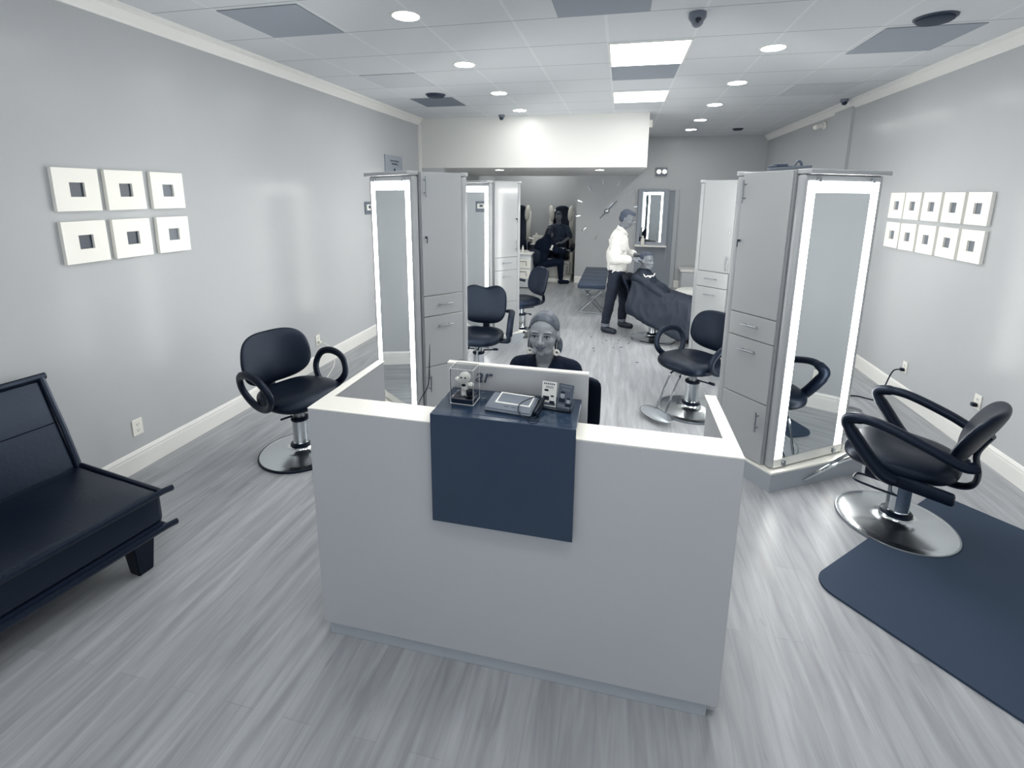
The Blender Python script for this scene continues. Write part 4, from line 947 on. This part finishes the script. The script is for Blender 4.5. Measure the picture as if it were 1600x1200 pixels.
for k in (1, -1):
    bm = new(); cn = [(.088, 6.715+.012*k, 1.395), (.03, 6.715+.075*k, 1.43), (-.03, 6.715+.07*k, 1.465), (-.035, 6.715+.06*k, 1.50), (.03, 6.715+.062*k, 1.475), (.075, 6.715+.02*k, 1.44), (.11, 6.715+.045*k, 1.375)]; hull(bm, cn+[(x+.004, y+.01*k, z-.006) for x, y, z in cn]); fin('collar_flap', bm, shirt_m, o, True)
for a, b in (((.075, 6.485, 1.06), (.115, 6.49, 1.062)), ((.155, 6.835, 1.10), (.19, 6.80, 1.10))):
    bm = new(); cap(bm, a, b, .062, .060); fin('rolled_cuff', bm, shirt_m, o, 2)
bm = new(); chain(bm, [(-.02, 6.64, .87), (-.085, 6.62, .47), (-.135, 6.655, .15)], [.1, .07, .058]); chain(bm, [(.0, 6.81, .87), (.10, 6.88, .47), (.09, 6.985, .14)], [.1, .07, .058]); ell(bm, (-.01, 6.72, .87), (.12, .165, .1))
o = fused('jeans', bm, jean_m, R2, .0075, 2); wrinkle(o, .010, 11, (1, 1, 1.3), 5)
for a in ((-.135, 6.655), (.09, 6.985)):
    bm = new(); lathe(bm, [(.052, .095), (.060, .095), (.061, .135), (.052, .137)], 20, c=(a[0], a[1], 0)); fin('jean_cuff', bm, grey_p, o, True)
for a, b in (((-.15, 6.665, .048), (-.015, 6.60, .036)), ((.08, 6.995, .048), (.215, 6.95, .036))):
    bm = new(); cap(bm, a, b, .05, .042); cap(bm, (a[0], a[1], .075), (a[0]+.01, a[1], .1), .045, .042)
    o = fused('shoe', bm, shoe_m, R2, .007, 2)
    for v in o.data.vertices: v.co.z = max(v.co.z, .001)
bm = new(); ell(bm, (0, .022, .04), (.079, .094, .086)); ell(bm, (0, -.015, .04), (.073, .075, .086)); ell(bm, (0, -.045, .095), (.045, .04, .025)); ell(bm, (0, .05, -.0), (.074, .06, .07)); bmesh.ops.transform(bm, matrix=HB2, verts=bm.verts)
o = fused('hair', bm, hair_d, R2, .007, 2)
bm = bmesh.new(); bm.from_mesh(o.data); inv = HB2.inverted()
bmesh.ops.delete(bm, geom=[v for v in bm.verts if (inv @ v.co).y < .0 and (inv @ v.co).z < .076], context='VERTS'); trim_edge(o, bm)
t = root('hair_clipper', 'dark hair clipper in the right hand of the standing man', 'hair clipper', (.27, 6.515, 1.055), rad(10))
bm = new(); cap(bm, (-.04, 0, 0), (.06, 0, .012), .017, .015, 12); fin('body', bm, armp, t, 2)
bm = new(); box(bm, .06, .085, -.018, .018, .004, .02, .002); fin('blade', bm, chrome, t)

# customer under the cape
R3 = root('person', 'reclining man covered by a dark cape in the barber chair', 'person', (0, 0, 0))
HC3 = frame((.365, 6.55, 1.045), 50, -2, 6)
bm = new(); head(bm, HC3)
cap(bm, (.35, 6.57, .96), (.32, 6.58, .86), .055, .06, 16); ell(bm, (.33, 6.58, .76), (.13, .2, .14)); ell(bm, (.40, 6.56, .6), (.15, .17, .14))
for k in (1, -1): chain(bm, [(.45, 6.54+.09*k, .55), (.88, 6.40+.10*k, .50), (.98, 6.36+.09*k, .12)], [.08, .058, .04]); chain(bm, [(.31, 6.58+.15*k, .80), (.42, 6.55+.15*k, .60), (.6, 6.48+.12*k, .58)], [.045, .038, .03]); hand(bm, (.62, 6.48+.11*k, .58), (1, -.3, 0), (0, 0, -1), k, 1, .4)
for k in (1, -1): cap(bm, (.98, 6.36+.09*k, .10), (1.12, 6.32+.09*k, .10), .04, .032)
fused('body', bm, skin2, R3, .008, 3); face_bits(R3, HC3, 1, .001, hair_d, skin)
bm = new(); ell(bm, (0, .02, .045), (.079, .096, .083)); ell(bm, (0, -.015, .04), (.073, .075, .086)); bmesh.ops.transform(bm, matrix=HC3, verts=bm.verts)
o = fused('hair', bm, hair_d, R3, .007, 2)
bm = bmesh.new(); bm.from_mesh(o.data); inv = HC3.inverted()
bmesh.ops.delete(bm, geom=[v for v in bm.verts if (inv @ v.co).y < -.01 and (inv @ v.co).z < .076], context='VERTS'); trim_edge(o, bm)
bm = new()
# cape: overlapping hulls of shoulders, lap, knees and hanging cloth
ell(bm, (.335, 6.575, .885), (.1, .115, .065)); ell(bm, (.34, 6.56, .78), (.17, .24, .14)); ell(bm, (.48, 6.52, .66), (.2, .24, .12)); ell(bm, (.46, 6.5, .5), (.3, .26, .2))
hull(bm, [(.24, 6.40, .86), (.32, 6.78, .86), (.22, 6.60, .88), (.42, 6.50, .86), (.14, 6.38, .55), (.2, 6.84, .6), (.46, 6.38, .68), (.56, 6.74, .68), (.17, 6.36, .36), (.3, 6.9, .4), (.55, 6.30, .3), (.45, 6.56, .78)])
hull(bm, [(.46, 6.36, .68), (.54, 6.74, .68), (.95, 6.22, .585), (.99, 6.52, .585), (.28, 6.32, .34), (.5, 6.26, .2), (.78, 6.18, .16), (.98, 6.18, .24), (1.06, 6.54, .24), (.5, 6.82, .4), (.4, 6.33, .27)])
hull(bm, [(.92, 6.20, .59), (.97, 6.54, .59), (1.07, 6.24, .50), (1.09, 6.48, .50), (1.08, 6.19, .2), (1.12, 6.5, .2), (.74, 6.18, .09), (.9, 6.17, .16), (.72, 6.5, .3)])
hull(bm, [(.19, 6.36, .80), (.11, 6.27, .5), (.14, 6.27, .38), (.42, 6.17, .30), (.78, 6.11, .10), (1.0, 6.13, .16), (.6, 6.27, .66), (.95, 6.18, .58), (.3, 6.5, .6), (.8, 6.4, .5), (.4, 6.5, .4)])
cap(bm, (.24, 6.40, .84), (.55, 6.30, .66), .05, .055); cap(bm, (.36, 6.79, .82), (.6, 6.72, .66), .045, .05); cap(bm, (.55, 6.34, .62), (.98, 6.24, .55), .07, .06); cap(bm, (.6, 6.62, .62), (1.0, 6.5, .54), .07, .06)
cp = fused('cape', bm, cape_m, R3, .010, 5); wrinkle(cp, .016, 7, (1, 1, .45), 3)
bmt = bmesh.new(); bmt.from_mesh(cp.data); tree = BVHTree.FromBMesh(bmt); bmt.free()
def oncape(u_, v2):
    """small mark plane on the chest, facing the viewer"""
    o0 = Vector((.405+u_, 5.9, .865+v2*.9)); hit = tree.ray_cast(o0, Vector((0, 1, 0)))
    return (hit[0]+Vector((0, -.006, 0))) if hit[0] is not None else o0+Vector((0, .6, 0))
bm = new()
for k in (1, -1): tube(bm, [oncape(k*(.022+.055*q), .02*math.cos(q*6)*(.6) + .02*q) for q in (0, .2, .4, .6, .8, 1)], [.008, .007, .006, .006, .007, .004], 6)
ell(bm, oncape(0, 0), (.022, .006, .017))
fin('cape_emblem', bm, white_p, cp, True)

# technician and pedicure customer
R4 = root('person', 'person in a black jacket sitting with the back turned before the pedicure chair', 'person', (0, 0, 0))
H4 = frame((-1.47, 10.32, 1.08), 150, 30, 0)
bm = new(); head(bm, H4); cap(bm, (-1.5, 10.26, 1.02), (-1.54, 10.2, .92), .05, .055)
ell(bm, (-1.58, 10.15, .76), (.16, .12, .18)); ell(bm, (-1.64, 10.1, .55), (.16, .13, .12))
chain(bm, [(-1.42, 10.2, .88), (-1.30, 10.12, .72), (-1.13, 10.32, .72)], [.05, .04, .03]); chain(bm, [(-1.66, 10.25, .88), (-1.5, 10.4, .72), (-1.25, 10.5, .74)], [.05, .04, .03])
hand(bm, (-1.12, 10.34, .72), (.6, .8, 0), (0, 0, -1), 1, 1, .5); hand(bm, (-1.23, 10.52, .74), (.6, .8, 0), (0, 0, -1), -1, 1, .5)
chain(bm, [(-1.6, 10.08, .48), (-1.20, 10.12, .50), (-1.20, 10.22, .1)], [.085, .06, .045]); chain(bm, [(-1.66, 10.2, .48), (-1.4, 10.5, .48), (-1.45, 10.55, .1)], [.085, .06, .045]); cap(bm, (-1.2, 10.2, .05), (-1.07, 10.24, .04), .04, .035); cap(bm, (-1.45, 10.55, .05), (-1.35, 10.6, .04), .04, .035)
fused('body', bm, skin2, R4, .009, 3)
bm = new(); ell(bm, (-1.58, 10.14, .80), (.19, .14, .19)); ell(bm, (-1.65, 10.09, .56), (.19, .16, .2)); ell(bm, (-1.66, 10.08, .42), (.2, .17, .14)); chain(bm, [(-1.52, 10.2, .90), (-1.43, 10.18, .88), (-1.30, 10.11, .73), (-1.15, 10.28, .72)], [.09, .08, .068, .055]); chain(bm, [(-1.6, 10.2, .9), (-1.66, 10.25, .88), (-1.5, 10.4, .72), (-1.3, 10.47, .74)], [.08, .075, .062, .05]); cap(bm, (-1.5, 10.24, 1.0), (-1.56, 10.16, .92), .07, .09)
o = fused('jacket', bm, black_c, R4, .010, 3); wrinkle(o, .012, 10)
bm = new(); chain(bm, [(-1.6, 10.08, .45), (-1.20, 10.12, .49), (-1.20, 10.21, .13)], [.105, .078, .055]); chain(bm, [(-1.66, 10.2, .45), (-1.4, 10.5, .47), (-1.45, 10.55, .13)], [.105, .078, .055]); fused('trousers', bm, black_c, R4, .011, 4)
bm = new(); cap(bm, (-1.21, 10.2, .052), (-1.05, 10.25, .045), .05, .04); o = fused('shoe', bm, black_c, R4, .009, 2)
bm = new(); ell(bm, (0, .02, .04), (.082, .098, .088)); ell(bm, (0, .05, -.01), (.078, .066, .075)); bmesh.ops.transform(bm, matrix=H4, verts=bm.verts); fused('hair', bm, hair_b, R4, .01, 2)
bm = new(); box(bm, -.03, .01, -.004, 0, -.05, .05); box(bm, -.045, .025, -.004, 0, -.06, -.045); bmesh.ops.transform(bm, matrix=Matrix.Translation((-1.375, 10.065, .80)) @ Matrix.Rotation(rad(20), 4, 'Y'), verts=bm.verts); fin('sleeve_mark', bm, white_p, R4)
bm = new(); ell(bm, (-1.17, 10.215, .745), (.02, .01, .035)); fin('sleeve_mark', bm, white_p, R4, 2)
t = root('pedicure_stool', 'black low stool with a backrest under the person in the black jacket', 'stool', (-1.68, 10.02, 0))
bm = new(); superq(bm, .2, .19, .05, 2.4, 2.4, 6, lambda c: Vector((c.x, c.y, c.z+.27))); fin('seat', bm, leather, t, 2)
bm = new(); lathe(bm, [(.2, 0), (.2, .02), (.04, .05), (.03, .22), (0, .22)], 24); fin('pedestal', bm, chrome, t, True)
bm = new(); superq(bm, .17, .16, .03, 3, 2.4, 5, lambda c: Vector((c.x-.06, -.2-c.z-.02, c.y+.62))); cap(bm, (0, -.16, .27), (-.03, -.22, .5), .015, .015); fin('backrest', bm, leather, t, 2)

R5 = root('person', 'grey-haired customer in a dark patterned shirt sitting in the pedicure chair', 'person', (0, 0, 0))
H5 = frame((-1.375, 11.0, 1.40), 4, 18, 0)
bm = new(); head(bm, H5); cap(bm, (-1.375, 11.04, 1.32), (-1.375, 11.08, 1.22), .05, .06); ell(bm, (-1.375, 11.1, 1.06), (.17, .11, .19)); ell(bm, (-1.375, 11.12, .8), (.16, .13, .2)); ell(bm, (-1.375, 11.12, .63), (.19, .15, .1))
chain(bm, [(-1.56, 11.06, 1.14), (-1.64, 10.98, .9), (-1.5, 10.8, .82)], [.05, .04, .03]); chain(bm, [(-1.19, 11.06, 1.14), (-1.11, 10.98, .95), (-1.25, 10.8, .84)], [.05, .04, .03])
hand(bm, (-1.48, 10.78, .82), (.6, -.7, 0), (0, 0, -1), 1, 1, .4); hand(bm, (-1.27, 10.78, .84), (-.6, -.7, 0), (0, 0, -1), -1, 1, .4)
for k in (1, -1): chain(bm, [(-1.375+.1*k, 11.05, .64), (-1.375+.13*k, 10.68, .66), (-1.375+.1*k, 10.62, .28)], [.085, .06, .04]); cap(bm, (-1.375+.1*k, 10.62, .24), (-1.375+.1*k, 10.52, .22), .035, .03)
fused('body', bm, skin2, R5, .009, 3); face_bits(R5, H5, 1, .001)
bm = new(); ell(bm, (-1.375, 11.09, 1.06), (.2, .13, .2)); ell(bm, (-1.375, 11.1, .84), (.19, .15, .2)); chain(bm, [(-1.375, 11.1, 1.16), (-1.56, 11.06, 1.13), (-1.64, 10.98, .93)], [.1, .075, .065]); chain(bm, [(-1.375, 11.1, 1.16), (-1.19, 11.06, 1.13), (-1.11, 10.98, .98)], [.1, .075, .065]); o = fused('shirt', bm, shirt_d, R5, .010, 3); wrinkle(o, .014, 12)
bm = new()
for k in (1, -1): chain(bm, [(-1.375+.1*k, 11.05, .66), (-1.375+.13*k, 10.67, .68), (-1.375+.1*k, 10.62, .45)], [.11, .085, .07])
fused('trousers', bm, black_c, R5, .011, 4)
bm = new(); ell(bm, (0, .022, .045), (.08, .096, .084)); ell(bm, (0, -.015, .04), (.073, .075, .086)); ell(bm, (0, .05, .0), (.077, .06, .07)); bmesh.ops.transform(bm, matrix=H5, verts=bm.verts); o = fused('hair', bm, hair_d, R5, .009, 2)
bm = bmesh.new(); bm.from_mesh(o.data); inv = H5.inverted()
bmesh.ops.delete(bm, geom=[v for v in bm.verts if (inv @ v.co).y < -.01 and (inv @ v.co).z < .076], context='VERTS'); trim_edge(o, bm)
